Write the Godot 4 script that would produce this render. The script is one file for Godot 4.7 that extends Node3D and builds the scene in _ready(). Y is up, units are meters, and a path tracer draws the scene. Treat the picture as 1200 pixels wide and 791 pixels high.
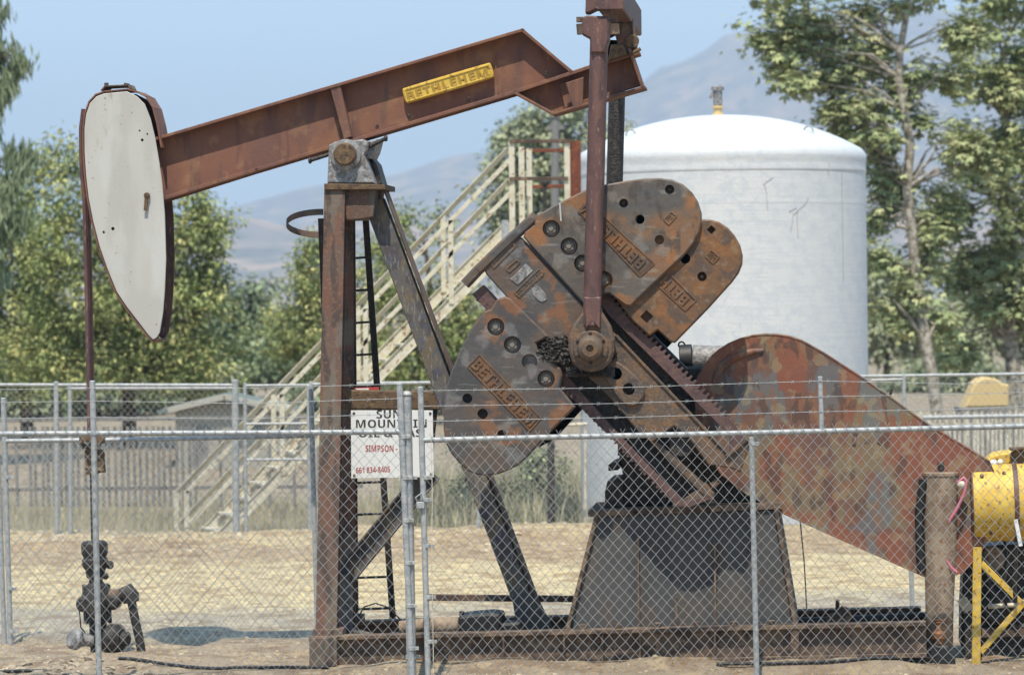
extends Node3D
# Oil pump jack behind a chain link fence, white fibreglass tank, stairs, trees and hazy hills.

const F_PX := 3700.0
const EYE := Vector3(0, 2.83, 0)
const TURN := 0.096          # the pump's yaw: its motor end stands a little nearer

class MB:
	var v := PackedVector3Array()
	var n := PackedVector3Array()
	var c := PackedColorArray()
	func tri(a: Vector3, b: Vector3, d: Vector3, hint: Vector3):
		var g := (b - a).cross(d - a)
		if g.length_squared() < 1e-16: return
		g = g.normalized()
		if g.dot(hint) > 0.0:
			v.append(a); v.append(d); v.append(b)
		else:
			v.append(a); v.append(b); v.append(d)
			g = -g
		n.append(g); n.append(g); n.append(g)
	func quad(a: Vector3, b: Vector3, d: Vector3, e: Vector3, hint: Vector3):
		tri(a, b, d, hint); tri(a, d, e, hint)
	func stri(a: Vector3, b: Vector3, d: Vector3, na: Vector3, nb: Vector3, nd: Vector3):
		var g := (b - a).cross(d - a)
		if g.dot(na + nb + nd) > 0.0:
			v.append(a); v.append(d); v.append(b); n.append(na); n.append(nd); n.append(nb)
		else:
			v.append(a); v.append(b); v.append(d); n.append(na); n.append(nb); n.append(nd)
	func mesh() -> ArrayMesh:
		var m := ArrayMesh.new()
		var ar := []
		ar.resize(Mesh.ARRAY_MAX)
		ar[Mesh.ARRAY_VERTEX] = v
		ar[Mesh.ARRAY_NORMAL] = n
		if c.size() == v.size(): ar[Mesh.ARRAY_COLOR] = c
		m.add_surface_from_arrays(Mesh.PRIMITIVE_TRIANGLES, ar)
		return m

	# --- shapes -------------------------------------------------------------
	# polygon in x, y, front face at zf, back face at zb < zf, bevelled rims
	func ext(poly: PackedVector2Array, zf: float, zb: float, bev := 0.005):
		var p := poly.duplicate()
		if Geometry2D.is_polygon_clockwise(p): p.reverse()
		var k := p.size()
		var area := 0.0
		for i in k: area += p[i].cross(p[(i + 1) % k])
		if area < 0.0: p.reverse()
		var ins := PackedVector2Array()
		var nn := []
		for i in k:
			var e := (p[(i + 1) % k] - p[i]).normalized()
			nn.append(Vector2(e.y, -e.x))
		bev = minf(bev, (zf - zb) * 0.3)
		for i in k:
			var n0: Vector2 = nn[(i + k - 1) % k]
			var n1: Vector2 = nn[i]
			var m := n0 + n1
			m = m / maxf(m.length_squared() * 0.5, 0.5)
			ins.append(p[i] - m * bev)
		var t := Geometry2D.triangulate_polygon(ins)
		for i in range(0, t.size(), 3):
			var a := ins[t[i]]; var b := ins[t[i + 1]]; var d := ins[t[i + 2]]
			tri(Vector3(a.x, a.y, zf), Vector3(b.x, b.y, zf), Vector3(d.x, d.y, zf), Vector3(0, 0, 1))
			tri(Vector3(a.x, a.y, zb), Vector3(b.x, b.y, zb), Vector3(d.x, d.y, zb), Vector3(0, 0, -1))
		for i in k:
			var j := (i + 1) % k
			var o := Vector3(nn[i].x, nn[i].y, 0)
			quad(Vector3(ins[i].x, ins[i].y, zf), Vector3(ins[j].x, ins[j].y, zf), Vector3(p[j].x, p[j].y, zf - bev), Vector3(p[i].x, p[i].y, zf - bev), o + Vector3(0, 0, 1))
			quad(Vector3(p[i].x, p[i].y, zf - bev), Vector3(p[j].x, p[j].y, zf - bev), Vector3(p[j].x, p[j].y, zb + bev), Vector3(p[i].x, p[i].y, zb + bev), o)
			quad(Vector3(ins[i].x, ins[i].y, zb), Vector3(ins[j].x, ins[j].y, zb), Vector3(p[j].x, p[j].y, zb + bev), Vector3(p[i].x, p[i].y, zb + bev), o - Vector3(0, 0, 1))
	# box from a to b with a section w wide (across, along side) and h high
	func bar(a: Vector3, b: Vector3, w: float, h: float, side := Vector3(0, 0, 1), bev := 0.004):
		var d := (b - a).normalized()
		var s := (side - d * side.dot(d)).normalized()
		var t := d.cross(s)
		var hw := w * 0.5
		var hh := h * 0.5
		bev = minf(bev, minf(hw, hh) * 0.4)
		var ring := [Vector2(hw - bev, hh), Vector2(hw, hh - bev), Vector2(hw, -hh + bev), Vector2(hw - bev, -hh), Vector2(-hw + bev, -hh), Vector2(-hw, -hh + bev), Vector2(-hw, hh - bev), Vector2(-hw + bev, hh)]
		for i in 8:
			var p: Vector2 = ring[i]
			var q: Vector2 = ring[(i + 1) % 8]
			var P := s * p.x + t * p.y
			var Q := s * q.x + t * q.y
			quad(a + P, a + Q, b + Q, b + P, P + Q)
			tri(a, a + P, a + Q, -d)
			tri(b, b + P, b + Q, d)
	# rolled section: flanges stand at +-h/2 along up, width w along side
	func ibeam(a: Vector3, b: Vector3, w: float, h: float, tf: float, tw: float, side := Vector3(0, 0, 1)):
		var d := (b - a).normalized()
		var s := (side - d * side.dot(d)).normalized()
		var t := d.cross(s)
		var o := t * (h - tf) * 0.5
		bar(a + o, b + o, w, tf, s, 0.003)
		bar(a - o, b - o, w, tf, s, 0.003)
		bar(a, b, tw, h - 2.0 * tf + 0.001, s, 0.0)
	# a bent plate along a line of points in x, y, between z0 and z1
	func plate(pts: PackedVector2Array, z0: float, z1: float, th: float):
		var zc := (z0 + z1) * 0.5
		for i in pts.size() - 1:
			var e := (pts[i + 1] - pts[i]).normalized() * th * 0.4
			var a := pts[i] - e
			var b := pts[i + 1] + e
			bar(Vector3(a.x, a.y, zc), Vector3(b.x, b.y, zc), absf(z1 - z0), th, Vector3(0, 0, 1), 0.003)
	func tube(pts: PackedVector3Array, rad, sides := 8, caps := true):
		var k := pts.size()
		var t0 := (pts[1] - pts[0]).normalized()
		var up := Vector3.UP if absf(t0.y) < 0.9 else Vector3.RIGHT
		var s := t0.cross(up).normalized()
		var prev := []
		var prevn := []
		for i in k:
			var t: Vector3
			if i == 0: t = t0
			elif i == k - 1: t = (pts[i] - pts[i - 1]).normalized()
			else: t = ((pts[i + 1] - pts[i]).normalized() + (pts[i] - pts[i - 1]).normalized()).normalized()
			s = (s - t * s.dot(t)).normalized()
			var q := t.cross(s)
			var r: float = rad[i] if rad is Array or rad is PackedFloat32Array else rad
			var ring := []
			var rn := []
			for j in sides:
				var a := TAU * j / sides
				var o := s * cos(a) + q * sin(a)
				ring.append(pts[i] + o * r); rn.append(o)
			if i > 0:
				for j in sides:
					var jj := (j + 1) % sides
					stri(prev[j], prev[jj], ring[jj], prevn[j], prevn[jj], rn[jj])
					stri(prev[j], ring[jj], ring[j], prevn[j], rn[jj], rn[j])
			if caps and (i == 0 or i == k - 1):
				for j in sides:
					tri(pts[i], ring[j], ring[(j + 1) % sides], -t if i == 0 else t)
			prev = ring; prevn = rn
	# profile of (radius, height) turned about axis from a in direction up; flat = hard steps
	func lathe(at: Vector3, up: Vector3, prof: Array, sides := 24, flat := true):
		up = up.normalized()
		var s := up.cross(Vector3(0.13, 0.2, 0.97) if absf(up.z) < 0.9 else Vector3.RIGHT).normalized()
		var q := up.cross(s)
		for i in prof.size() - 1:
			var p0: Vector2 = prof[i]
			var p1: Vector2 = prof[i + 1]
			var e := (p1 - p0)
			var pn := Vector2(e.y, -e.x).normalized()
			var n0 := pn
			var n1 := pn
			if not flat:
				if i > 0:
					var f: Vector2 = p0 - prof[i - 1]
					n0 = (pn + Vector2(f.y, -f.x).normalized()).normalized()
				if i < prof.size() - 2:
					var g: Vector2 = prof[i + 2] - p1
					n1 = (pn + Vector2(g.y, -g.x).normalized()).normalized()
			for j in sides:
				var a0 := TAU * j / sides
				var a1 := TAU * (j + 1) / sides
				var d0 := s * cos(a0) + q * sin(a0)
				var d1 := s * cos(a1) + q * sin(a1)
				var A := at + d0 * p0.x + up * p0.y
				var B := at + d1 * p0.x + up * p0.y
				var C := at + d1 * p1.x + up * p1.y
				var D := at + d0 * p1.x + up * p1.y
				if sides <= 8:
					var hint := (d0 + d1).normalized() * n0.x + up * n0.y
					if p0.x > 1e-5: tri(A, B, C, hint)
					if p1.x > 1e-5: tri(A, C, D, hint)
					continue
				if p0.x > 1e-5: stri(A, B, C, d0 * n0.x + up * n0.y, d1 * n0.x + up * n0.y, d1 * n1.x + up * n1.y)
				if p1.x > 1e-5: stri(A, C, D, d0 * n0.x + up * n0.y, d1 * n1.x + up * n1.y, d0 * n1.x + up * n1.y)
	func cyl(a: Vector3, b: Vector3, r: float, sides := 20, bev := 0.006):
		var l := a.distance_to(b)
		lathe(a, b - a, [Vector2(0, 0), Vector2(r - bev, 0), Vector2(r, bev), Vector2(r, l - bev), Vector2(r - bev, l), Vector2(0, l)], sides)
	func ball(at: Vector3, r: float, up := Vector3.UP, squash := 1.0, sides := 14):
		var pr := []
		for i in 9:
			var a := -PI / 2 + PI * i / 8.0
			pr.append(Vector2(maxf(cos(a) * r, 0.0), sin(a) * r * squash))
		lathe(at, up, pr, sides, false)

var F := Transform3D()       # the frame that Q measures in
var cam: Camera3D
var M := {}
var used := {}
var rng := RandomNumberGenerator.new()

func ray(px: float, py: float) -> Vector3:
	return (cam.transform.basis * Vector3(px - 600.0, 395.5 - py, -F_PX)).normalized()

func at(px: float, py: float, depth: float) -> Vector3:      # world point at a distance along -z
	var d := ray(px, py)
	return EYE + d * (-depth / d.z)

func Q(px: float, py: float, z := 0.0) -> Vector3:           # point on the plane z of frame F, in F's own metres
	var inv := F.affine_inverse()
	var o := inv * EYE
	var d := inv.basis * ray(px, py)
	var p := o + d * ((z - o.z) / d.z)
	return Vector3(p.x, p.y, z)

func q2(px: float, py: float, z := 0.0) -> Vector2:
	var p := Q(px, py, z)
	return Vector2(p.x, p.y)

func poly(a: Array, z := 0.0) -> PackedVector2Array:
	var r := PackedVector2Array()
	for i in range(0, a.size(), 2): r.append(q2(a[i], a[i + 1], z))
	return r

func rounded(p: PackedVector2Array, steps := 3) -> PackedVector2Array:   # corner-cutting
	var r := p
	for s in steps:
		var o := PackedVector2Array()
		for i in r.size():
			var a := r[i]
			var b := r[(i + 1) % r.size()]
			o.append(a.lerp(b, 0.25)); o.append(a.lerp(b, 0.75))
		r = o
	return r

func numbered(s: String) -> String:
	used[s] = used.get(s, 0) + 1
	return s if used[s] == 1 else "%s_%03d" % [s, used[s] - 1]

func thing(called: String, label: String, category: String, xf := Transform3D(), group := "") -> Node3D:
	var o := Node3D.new()
	o.name = numbered(called)
	o.transform = xf
	add_child(o)
	tag(o, label, category, group)
	return o

func tag(o: Node, label: String, category := "", group := "", kind := ""):
	if label: o.set_meta("label", label)
	if category: o.set_meta("category", category)
	if group: o.set_meta("group", group)
	if kind: o.set_meta("kind", kind)

func obj(called: String, mb: MB, mat: Material, parent: Node) -> MeshInstance3D:
	return put(called, mb.mesh(), mat, parent)

func put(called: String, mesh: Mesh, mat: Material, parent: Node) -> MeshInstance3D:
	var o := MeshInstance3D.new()
	o.name = called if parent != self else numbered(called)
	o.mesh = mesh
	o.material_override = mat
	parent.add_child(o, true)
	return o

func drilled(mb: MB, holes: Array) -> Mesh:                   # holes: [centre, radius, depth, sides]
	var root := CSGMesh3D.new()
	root.mesh = mb.mesh()
	for h in holes:
		var c := CSGCylinder3D.new()
		c.operation = CSGShape3D.OPERATION_SUBTRACTION
		c.radius = h[1]
		c.height = h[2] * 2.0
		c.sides = h[3]
		c.rotation.x = PI / 2
		c.position = h[0]
		root.add_child(c)
	add_child(root)
	root._update_shape()
	var m := root.bake_static_mesh()
	remove_child(root)
	root.free()
	return m

func writing(text: String, a: Vector3, b: Vector3, height: float, depth: float, mat: Material, parent: Node, called := "lettering", bold := true) -> MeshInstance3D:
	# raised letters whose line runs from a to b (bottom left to bottom right of the line)
	var t := TextMesh.new()
	var f := SystemFont.new()
	f.font_names = PackedStringArray(["Droid Sans"])
	f.font_weight = 700 if bold else 400
	t.font = f
	t.text = text
	t.font_size = 48
	t.pixel_size = 0.01
	t.depth = 1.0
	t.curve_step = 2.0
	var box := t.get_aabb()
	var o := put(called, t, mat, parent)
	var d := b - a
	var xdir := d.normalized()
	var ydir := Vector3(-xdir.y, xdir.x, 0)
	var sx := d.length() / box.size.x
	var sy := height / box.size.y
	var bs := Basis(xdir * sx, ydir * sy, Vector3(0, 0, depth))
	var c := box.position + box.size * 0.5
	o.transform = Transform3D(bs, (a + b) * 0.5 + ydir * height * 0.5 - bs * Vector3(c.x, c.y, 0))
	return o

# --- textures ---------------------------------------------------------------
func noise_bytes(sd: int, freq: float, oct: int, size: int, stretch := 1, kind := FastNoiseLite.TYPE_SIMPLEX) -> PackedByteArray:
	var f := FastNoiseLite.new()
	f.seed = sd
	f.noise_type = kind
	f.frequency = freq
	f.fractal_type = FastNoiseLite.FRACTAL_FBM
	f.fractal_octaves = oct
	var im := f.get_seamless_image(size if stretch > 0 else maxi(size / -stretch, 8), maxi(size / stretch, 8) if stretch > 0 else size)
	im.convert(Image.FORMAT_L8)
	if absi(stretch) > 1: im.resize(size, size, Image.INTERPOLATE_CUBIC)
	return im.get_data()

# layers: [colour, frequency, octaves, low, high, strength, stretch]; grain: [frequency, amount]
func coat(sd: int, base: Color, layers: Array, grain := [0.25, 0.10], size := 512) -> ImageTexture:
	var R := PackedFloat32Array(); var G := PackedFloat32Array(); var B := PackedFloat32Array()
	var k := size * size
	R.resize(k); G.resize(k); B.resize(k)
	R.fill(base.r); G.fill(base.g); B.fill(base.b)
	var idx := 0
	for l in layers:
		idx += 1
		var nb := noise_bytes(sd * 31 + idx * 7, l[1], l[2], size, l[6] if l.size() > 6 else 1)
		var lut := PackedFloat32Array()
		for i in 256: lut.append(smoothstep(l[3], l[4], i / 255.0) * l[5])
		var c: Color = l[0]
		var cr := c.r; var cg := c.g; var cb := c.b
		for i in k:
			var t := lut[nb[i]]
			if t > 0.0:
				R[i] += (cr - R[i]) * t; G[i] += (cg - G[i]) * t; B[i] += (cb - B[i]) * t
	var gb := noise_bytes(sd * 31 + 5, grain[0], 3, size)
	var out := PackedByteArray()
	out.resize(k * 3)
	var am: float = grain[1]
	for i in k:
		var g := 1.0 + (gb[i] / 255.0 - 0.5) * 2.0 * am
		out[i * 3] = clampi(int(R[i] * g * 255.0), 0, 255)
		out[i * 3 + 1] = clampi(int(G[i] * g * 255.0), 0, 255)
		out[i * 3 + 2] = clampi(int(B[i] * g * 255.0), 0, 255)
	return ImageTexture.create_from_image(Image.create_from_data(size, size, false, Image.FORMAT_RGB8, out))

var relief: ImageTexture
func mat(called: String, tex: Texture2D, rough := 0.8, tile := 1.0, metal := 0.0, bump := 0.0) -> StandardMaterial3D:
	var m := StandardMaterial3D.new()
	m.resource_name = called
	m.albedo_texture = tex
	m.roughness = rough
	m.metallic = metal
	m.uv1_triplanar = true
	m.uv1_world_triplanar = true
	m.uv1_scale = Vector3.ONE / tile
	if bump > 0.0:
		m.heightmap_enabled = true
		m.heightmap_texture = relief
		m.heightmap_scale = bump
	M[called] = m
	return m

func flat(called: String, c: Color, rough := 0.7, metal := 0.0) -> StandardMaterial3D:
	var m := StandardMaterial3D.new()
	m.resource_name = called
	m.albedo_color = c
	m.roughness = rough
	m.metallic = metal
	M[called] = m
	return m

func make_materials():
	relief = ImageTexture.create_from_image(Image.create_from_data(512, 512, false, Image.FORMAT_L8, noise_bytes(77, 0.06, 5, 512)))
	var rust := Color(0.46, 0.27, 0.19)
	var dark := Color(0.24, 0.19, 0.17)
	mat("beam_rust", coat(1, Color(0.46, 0.31, 0.25), [
		[Color(0.52, 0.36, 0.26), 0.006, 5, 0.42, 0.78, 0.7, 1], [Color(0.37, 0.27, 0.25), 0.009, 6, 0.48, 0.80, 0.6, 2],
		[Color(0.57, 0.43, 0.30), 0.015, 6, 0.62, 0.86, 0.5, 1], [Color(0.29, 0.22, 0.21), 0.03, 5, 0.64, 0.84, 0.4, 6]], [0.3, 0.09]), 0.85, 2.4, 0.0, 0.1)
	mat("post_rust", coat(2, Color(0.37, 0.29, 0.25), [
		[Color(0.42, 0.27, 0.21), 0.008, 5, 0.48, 0.68, 0.7, 1], [Color(0.40, 0.38, 0.34), 0.012, 4, 0.52, 0.72, 0.8, 3],
		[Color(0.22, 0.19, 0.18), 0.02, 5, 0.56, 0.78, 0.8, 4], [Color(0.52, 0.38, 0.25), 0.06, 4, 0.66, 0.8, 0.6, 1]], [0.3, 0.14]), 0.85, 1.7, 0.0, 0.2)
	mat("leg_grey", coat(3, Color(0.36, 0.34, 0.32), [
		[Color(0.27, 0.25, 0.26), 0.01, 4, 0.45, 0.65, 0.8, 1], [Color(0.43, 0.37, 0.28), 0.015, 5, 0.5, 0.75, 0.8, 3],
		[Color(0.30, 0.32, 0.40), 0.018, 3, 0.64, 0.78, 0.6, 1], [Color(0.52, 0.50, 0.46), 0.05, 4, 0.66, 0.82, 0.7, 4]], [0.3, 0.14]), 0.8, 1.2, 0.0, 0.15)
	mat("weight_iron", coat(4, Color(0.36, 0.325, 0.295), [
		[Color(0.50, 0.35, 0.23), 0.0045, 6, 0.46, 0.64, 0.85, 1], [Color(0.30, 0.295, 0.29), 0.006, 6, 0.50, 0.68, 0.8, 1],
		[Color(0.58, 0.37, 0.20), 0.010, 6, 0.60, 0.76, 0.7, 1], [Color(0.50, 0.48, 0.455), 0.014, 6, 0.62, 0.80, 0.55, 1],
		[Color(0.20, 0.18, 0.17), 0.02, 6, 0.62, 0.80, 0.55, 2], [Color(0.60, 0.58, 0.55), 0.05, 3, 0.78, 0.86, 0.4, -6]], [0.35, 0.15]), 0.62, 2.4, 0.0, 0.2)
	mat("weight_dark", coat(5, Color(0.30, 0.285, 0.275), [
		[Color(0.38, 0.30, 0.24), 0.006, 6, 0.48, 0.70, 0.7, 1], [Color(0.24, 0.235, 0.24), 0.007, 6, 0.48, 0.68, 0.75, 1],
		[Color(0.52, 0.33, 0.20), 0.008, 6, 0.66, 0.80, 0.75, 1], [Color(0.50, 0.49, 0.48), 0.012, 6, 0.64, 0.82, 0.55, 1],
		[Color(0.56, 0.55, 0.53), 0.05, 3, 0.78, 0.86, 0.35, -6]], [0.35, 0.14]), 0.6, 2.3, 0.0, 0.2)
	mat("weight_brown", coat(6, Color(0.42, 0.30, 0.20), [
		[Color(0.52, 0.34, 0.18), 0.010, 4, 0.5, 0.72, 0.8, 1], [Color(0.30, 0.25, 0.22), 0.014, 5, 0.52, 0.72, 0.75, 1],
		[Color(0.50, 0.46, 0.40), 0.03, 5, 0.64, 0.86, 0.5, 1]], [0.35, 0.13]), 0.7, 1.8, 0.0, 0.2)
	mat("crank_iron", coat(7, Color(0.37, 0.30, 0.245), [
		[Color(0.28, 0.25, 0.235), 0.010, 5, 0.48, 0.68, 0.85, 1], [Color(0.47, 0.34, 0.22), 0.014, 4, 0.56, 0.76, 0.7, 1],
		[Color(0.52, 0.47, 0.40), 0.05, 4, 0.68, 0.82, 0.5, 1]], [0.35, 0.16]), 0.72, 1.2, 0.0, 0.25)
	mat("rail_iron", coat(8, Color(0.36, 0.27, 0.255), [
		[Color(0.29, 0.22, 0.22), 0.012, 5, 0.48, 0.7, 0.8, 1], [Color(0.46, 0.32, 0.25), 0.03, 4, 0.62, 0.8, 0.6, 1]], [0.35, 0.14]), 0.75, 1.0, 0.0, 0.2)
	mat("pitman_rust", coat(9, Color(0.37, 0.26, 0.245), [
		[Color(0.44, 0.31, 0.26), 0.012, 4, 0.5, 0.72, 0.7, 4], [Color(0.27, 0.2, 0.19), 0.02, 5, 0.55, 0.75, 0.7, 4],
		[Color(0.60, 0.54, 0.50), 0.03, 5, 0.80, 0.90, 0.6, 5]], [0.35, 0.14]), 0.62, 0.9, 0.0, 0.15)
	mat("guard_paint", coat(10, Color(0.42, 0.30, 0.245), [
		[Color(0.36, 0.27, 0.245), 0.006, 6, 0.46, 0.70, 0.7, 1], [Color(0.47, 0.425, 0.315), 0.006, 8, 0.47, 0.58, 0.75, 2], [Color(0.37, 0.39, 0.40), 0.009, 8, 0.58, 0.66, 0.75, 2],
		[Color(0.50, 0.28, 0.20), 0.008, 8, 0.56, 0.64, 0.8, 2], [Color(0.56, 0.51, 0.38), 0.016, 8, 0.68, 0.74, 0.55, 1], [Color(0.52, 0.33, 0.22), 0.03, 6, 0.64, 0.74, 0.55, 2],
		[Color(0.25, 0.19, 0.17), 0.02, 8, 0.68, 0.78, 0.6, 2]], [0.35, 0.13]), 0.7, 2.3, 0.0, 0.1)
	mat("head_white", coat(11, Color(0.715, 0.705, 0.675), [
		[Color(0.65, 0.635, 0.60), 0.006, 5, 0.45, 0.80, 0.55, 4], [Color(0.76, 0.755, 0.735), 0.010, 5, 0.5, 0.8, 0.5, 3],
		[Color(0.56, 0.50, 0.43), 0.016, 6, 0.76, 0.90, 0.55, 4], [Color(0.42, 0.28, 0.21), 0.04, 5, 0.88, 0.92, 0.75, 1]], [0.3, 0.035]), 0.5, 2.0, 0.0, 0.03)
	mat("bearing_grey", coat(12, Color(0.50, 0.50, 0.50), [
		[Color(0.34, 0.33, 0.32), 0.02, 5, 0.5, 0.72, 0.8, 1], [Color(0.66, 0.66, 0.66), 0.02, 4, 0.56, 0.75, 0.7, 1], [Color(0.42, 0.31, 0.22), 0.04, 4, 0.64, 0.78, 0.7, 1]], [0.35, 0.12]), 0.6, 0.8, 0.0, 0.2)
	mat("base_grey", coat(13, Color(0.295, 0.29, 0.288), [
		[Color(0.24, 0.24, 0.245), 0.006, 6, 0.48, 0.7, 0.7, 1], [Color(0.36, 0.33, 0.29), 0.008, 6, 0.58, 0.78, 0.6, 3], [Color(0.37, 0.28, 0.22), 0.012, 6, 0.70, 0.84, 0.45, 3]], [0.35, 0.12]), 0.75, 2.2, 0.0, 0.15)
	mat("skid_rust", coat(14, Color(0.37, 0.305, 0.26), [
		[Color(0.50, 0.42, 0.33), 0.010, 6, 0.5, 0.72, 0.75, 1], [Color(0.25, 0.205, 0.18), 0.012, 6, 0.5, 0.72, 0.75, 1], [Color(0.56, 0.46, 0.35), 0.03, 5, 0.62, 0.8, 0.6, 1]], [0.35, 0.16]), 0.9, 1.6, 0.0, 0.3)
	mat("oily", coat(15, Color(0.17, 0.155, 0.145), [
		[Color(0.30, 0.27, 0.24), 0.02, 5, 0.52, 0.75, 0.7, 1], [Color(0.09, 0.085, 0.08), 0.02, 5, 0.48, 0.7, 0.8, 1], [Color(0.40, 0.31, 0.24), 0.06, 4, 0.68, 0.8, 0.5, 1]], [0.35, 0.2]), 0.6, 0.7, 0.0, 0.5)  # dark oily iron; also paints the shade on the ladder and crank pockets
	mat("galvanised", coat(16, Color(0.64, 0.645, 0.64), [
		[Color(0.52, 0.545, 0.56), 0.03, 4, 0.45, 0.7, 0.8, 1], [Color(0.70, 0.71, 0.71), 0.05, 4, 0.6, 0.8, 0.6, 1], [Color(0.46, 0.36, 0.29), 0.05, 4, 0.76, 0.86, 0.5, 1]], [0.35, 0.07], 256), 0.5, 0.6, 0.1, 0.0)
	mat("stair_paint", coat(17, Color(0.78, 0.75, 0.665), [
		[Color(0.70, 0.66, 0.56), 0.02, 5, 0.5, 0.75, 0.6, 1], [Color(0.48, 0.37, 0.27), 0.03, 6, 0.74, 0.84, 0.75, 1], [Color(0.82, 0.805, 0.75), 0.04, 4, 0.6, 0.78, 0.6, 1]], [0.3, 0.06], 256), 0.75, 1.3, 0.0, 0.0)
	mat("red_rust", coat(19, Color(0.42, 0.22, 0.15), [
		[Color(0.52, 0.30, 0.18), 0.02, 4, 0.5, 0.72, 0.7, 1], [Color(0.3, 0.17, 0.13), 0.04, 4, 0.6, 0.78, 0.7, 1]], [0.3, 0.1], 256), 0.85, 0.9, 0.0, 0.0)
	mat("yellow_paint", coat(20, Color(0.80, 0.66, 0.26), [
		[Color(0.73, 0.58, 0.22), 0.02, 4, 0.5, 0.75, 0.6, 1], [Color(0.84, 0.73, 0.36), 0.02, 4, 0.56, 0.78, 0.6, 1], [Color(0.40, 0.27, 0.14), 0.05, 4, 0.75, 0.83, 0.8, 1]], [0.3, 0.06], 256), 0.6, 0.9, 0.0, 0.0)
	mat("tank_white", coat(21, Color(0.79, 0.792, 0.79), [
		[Color(0.73, 0.745, 0.765), 0.02, 4, 0.45, 0.7, 0.7, 1], [Color(0.80, 0.80, 0.79), 0.03, 4, 0.55, 0.8, 0.6, 1], [Color(0.76, 0.765, 0.77), 0.012, 5, 0.66, 0.85, 0.3, 8], [Color(0.70, 0.715, 0.735), 0.10, 4, 0.52, 0.72, 0.4, -16]], [0.12, 0.035]), 0.5, 2.4, 0.0, 0.12)
	mat("wood_grey", coat(22, Color(0.50, 0.49, 0.47), [
		[Color(0.38, 0.37, 0.355), 0.03, 4, 0.5, 0.75, 0.8, 8], [Color(0.52, 0.47, 0.40), 0.03, 4, 0.55, 0.8, 0.7, 8]], [0.3, 0.12], 256), 0.9, 0.7, 0.0, 0.2)
	mat("wood_brown", coat(23, Color(0.38, 0.30, 0.22), [
		[Color(0.25, 0.20, 0.16), 0.03, 4, 0.5, 0.75, 0.8, 1], [Color(0.50, 0.40, 0.28), 0.03, 4, 0.55, 0.8, 0.7, 1]], [0.3, 0.14], 256), 0.9, 0.6, 0.0, 0.3)
	mat("pillar", coat(24, Color(0.58, 0.51, 0.425), [
		[Color(0.42, 0.35, 0.29), 0.02, 4, 0.5, 0.72, 0.7, 4], [Color(0.56, 0.50, 0.42), 0.03, 4, 0.6, 0.78, 0.7, 3], [Color(0.40, 0.24, 0.17), 0.04, 4, 0.64, 0.78, 0.6, 1]], [0.3, 0.12], 256), 0.9, 0.9, 0.0, 0.2)
	mat("picket", coat(25, Color(0.80, 0.77, 0.70), [
		[Color(0.70, 0.66, 0.58), 0.03, 4, 0.5, 0.75, 0.7, 6], [Color(0.45, 0.40, 0.33), 0.04, 4, 0.66, 0.8, 0.6, 4]], [0.3, 0.08], 256), 0.9, 0.7, 0.0, 0.0)
	mat("bark_pale", coat(26, Color(0.60, 0.57, 0.51), [
		[Color(0.38, 0.34, 0.29), 0.02, 5, 0.48, 0.62, 0.9, 1], [Color(0.74, 0.71, 0.66), 0.02, 4, 0.54, 0.68, 0.8, 1]], [0.3, 0.12], 256), 0.9, 0.9, 0.0, 0.3)
	mat("bark_dark", coat(27, Color(0.33, 0.28, 0.23), [
		[Color(0.22, 0.18, 0.15), 0.03, 5, 0.5, 0.7, 0.8, 3], [Color(0.44, 0.39, 0.33), 0.03, 4, 0.6, 0.75, 0.7, 3]], [0.3, 0.12], 256), 0.95, 0.9, 0.0, 0.3)
	flat("black", Color(0.09, 0.085, 0.08), 0.6)
	flat("rubber", Color(0.13, 0.13, 0.13), 0.55)
	flat("sign_white", Color(0.86, 0.86, 0.85), 0.45)
	flat("ink_black", Color(0.20, 0.20, 0.20), 0.7)
	flat("ink_red", Color(0.62, 0.22, 0.20), 0.6)
	flat("sign_red", Color(0.66, 0.24, 0.22), 0.6)
	flat("steel", Color(0.47, 0.44, 0.40), 0.6, 0.0)
	flat("yellow_dark", Color(0.62, 0.49, 0.17), 0.6)  # darker yellow that makes the raised nameplate letters stand out
	flat("cream", Color(0.78, 0.68, 0.48), 0.9)
	flat("shed_wall", Color(0.62, 0.60, 0.55), 0.9)
	flat("shed_roof", Color(0.40, 0.44, 0.42), 0.8)
	flat("trim", Color(0.66, 0.64, 0.59), 0.8)
	flat("pink_hose", Color(0.72, 0.42, 0.47), 0.5)
	flat("brass", Color(0.52, 0.36, 0.24), 0.5, 0.3)
	flat("tank_mark", Color(0.62, 0.62, 0.61), 0.8)
	flat("pole_grey", Color(0.48, 0.47, 0.46), 0.8)
	var gm := StandardMaterial3D.new()
	gm.resource_name = "ground"
	gm.albedo_texture = coat(28, Color(0.86, 0.85, 0.83), [
		[Color(0.72, 0.66, 0.60), 0.008, 6, 0.46, 0.68, 0.8, 1], [Color(1.0, 0.98, 0.91), 0.012, 6, 0.54, 0.72, 0.8, 1], [Color(0.55, 0.49, 0.43), 0.05, 5, 0.66, 0.8, 0.6, 1]], [0.4, 0.16], 1024)
	gm.uv1_triplanar = true
	gm.uv1_world_triplanar = true
	gm.uv1_scale = Vector3.ONE / 5.3
	gm.vertex_color_use_as_albedo = true
	gm.roughness = 0.97
	gm.heightmap_enabled = true
	gm.heightmap_texture = relief
	gm.heightmap_scale = 1.6
	M["ground"] = gm
	var hm := StandardMaterial3D.new()
	hm.resource_name = "hills"
	hm.albedo_texture = coat(29, Color(0.50, 0.44, 0.39), [
		[Color(0.68, 0.56, 0.45), 0.012, 5, 0.5, 0.66, 0.9, 1], [Color(0.30, 0.31, 0.27), 0.02, 5, 0.54, 0.7, 0.8, 1]], [0.3, 0.1])
	hm.uv1_triplanar = true
	hm.uv1_world_triplanar = true
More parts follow.
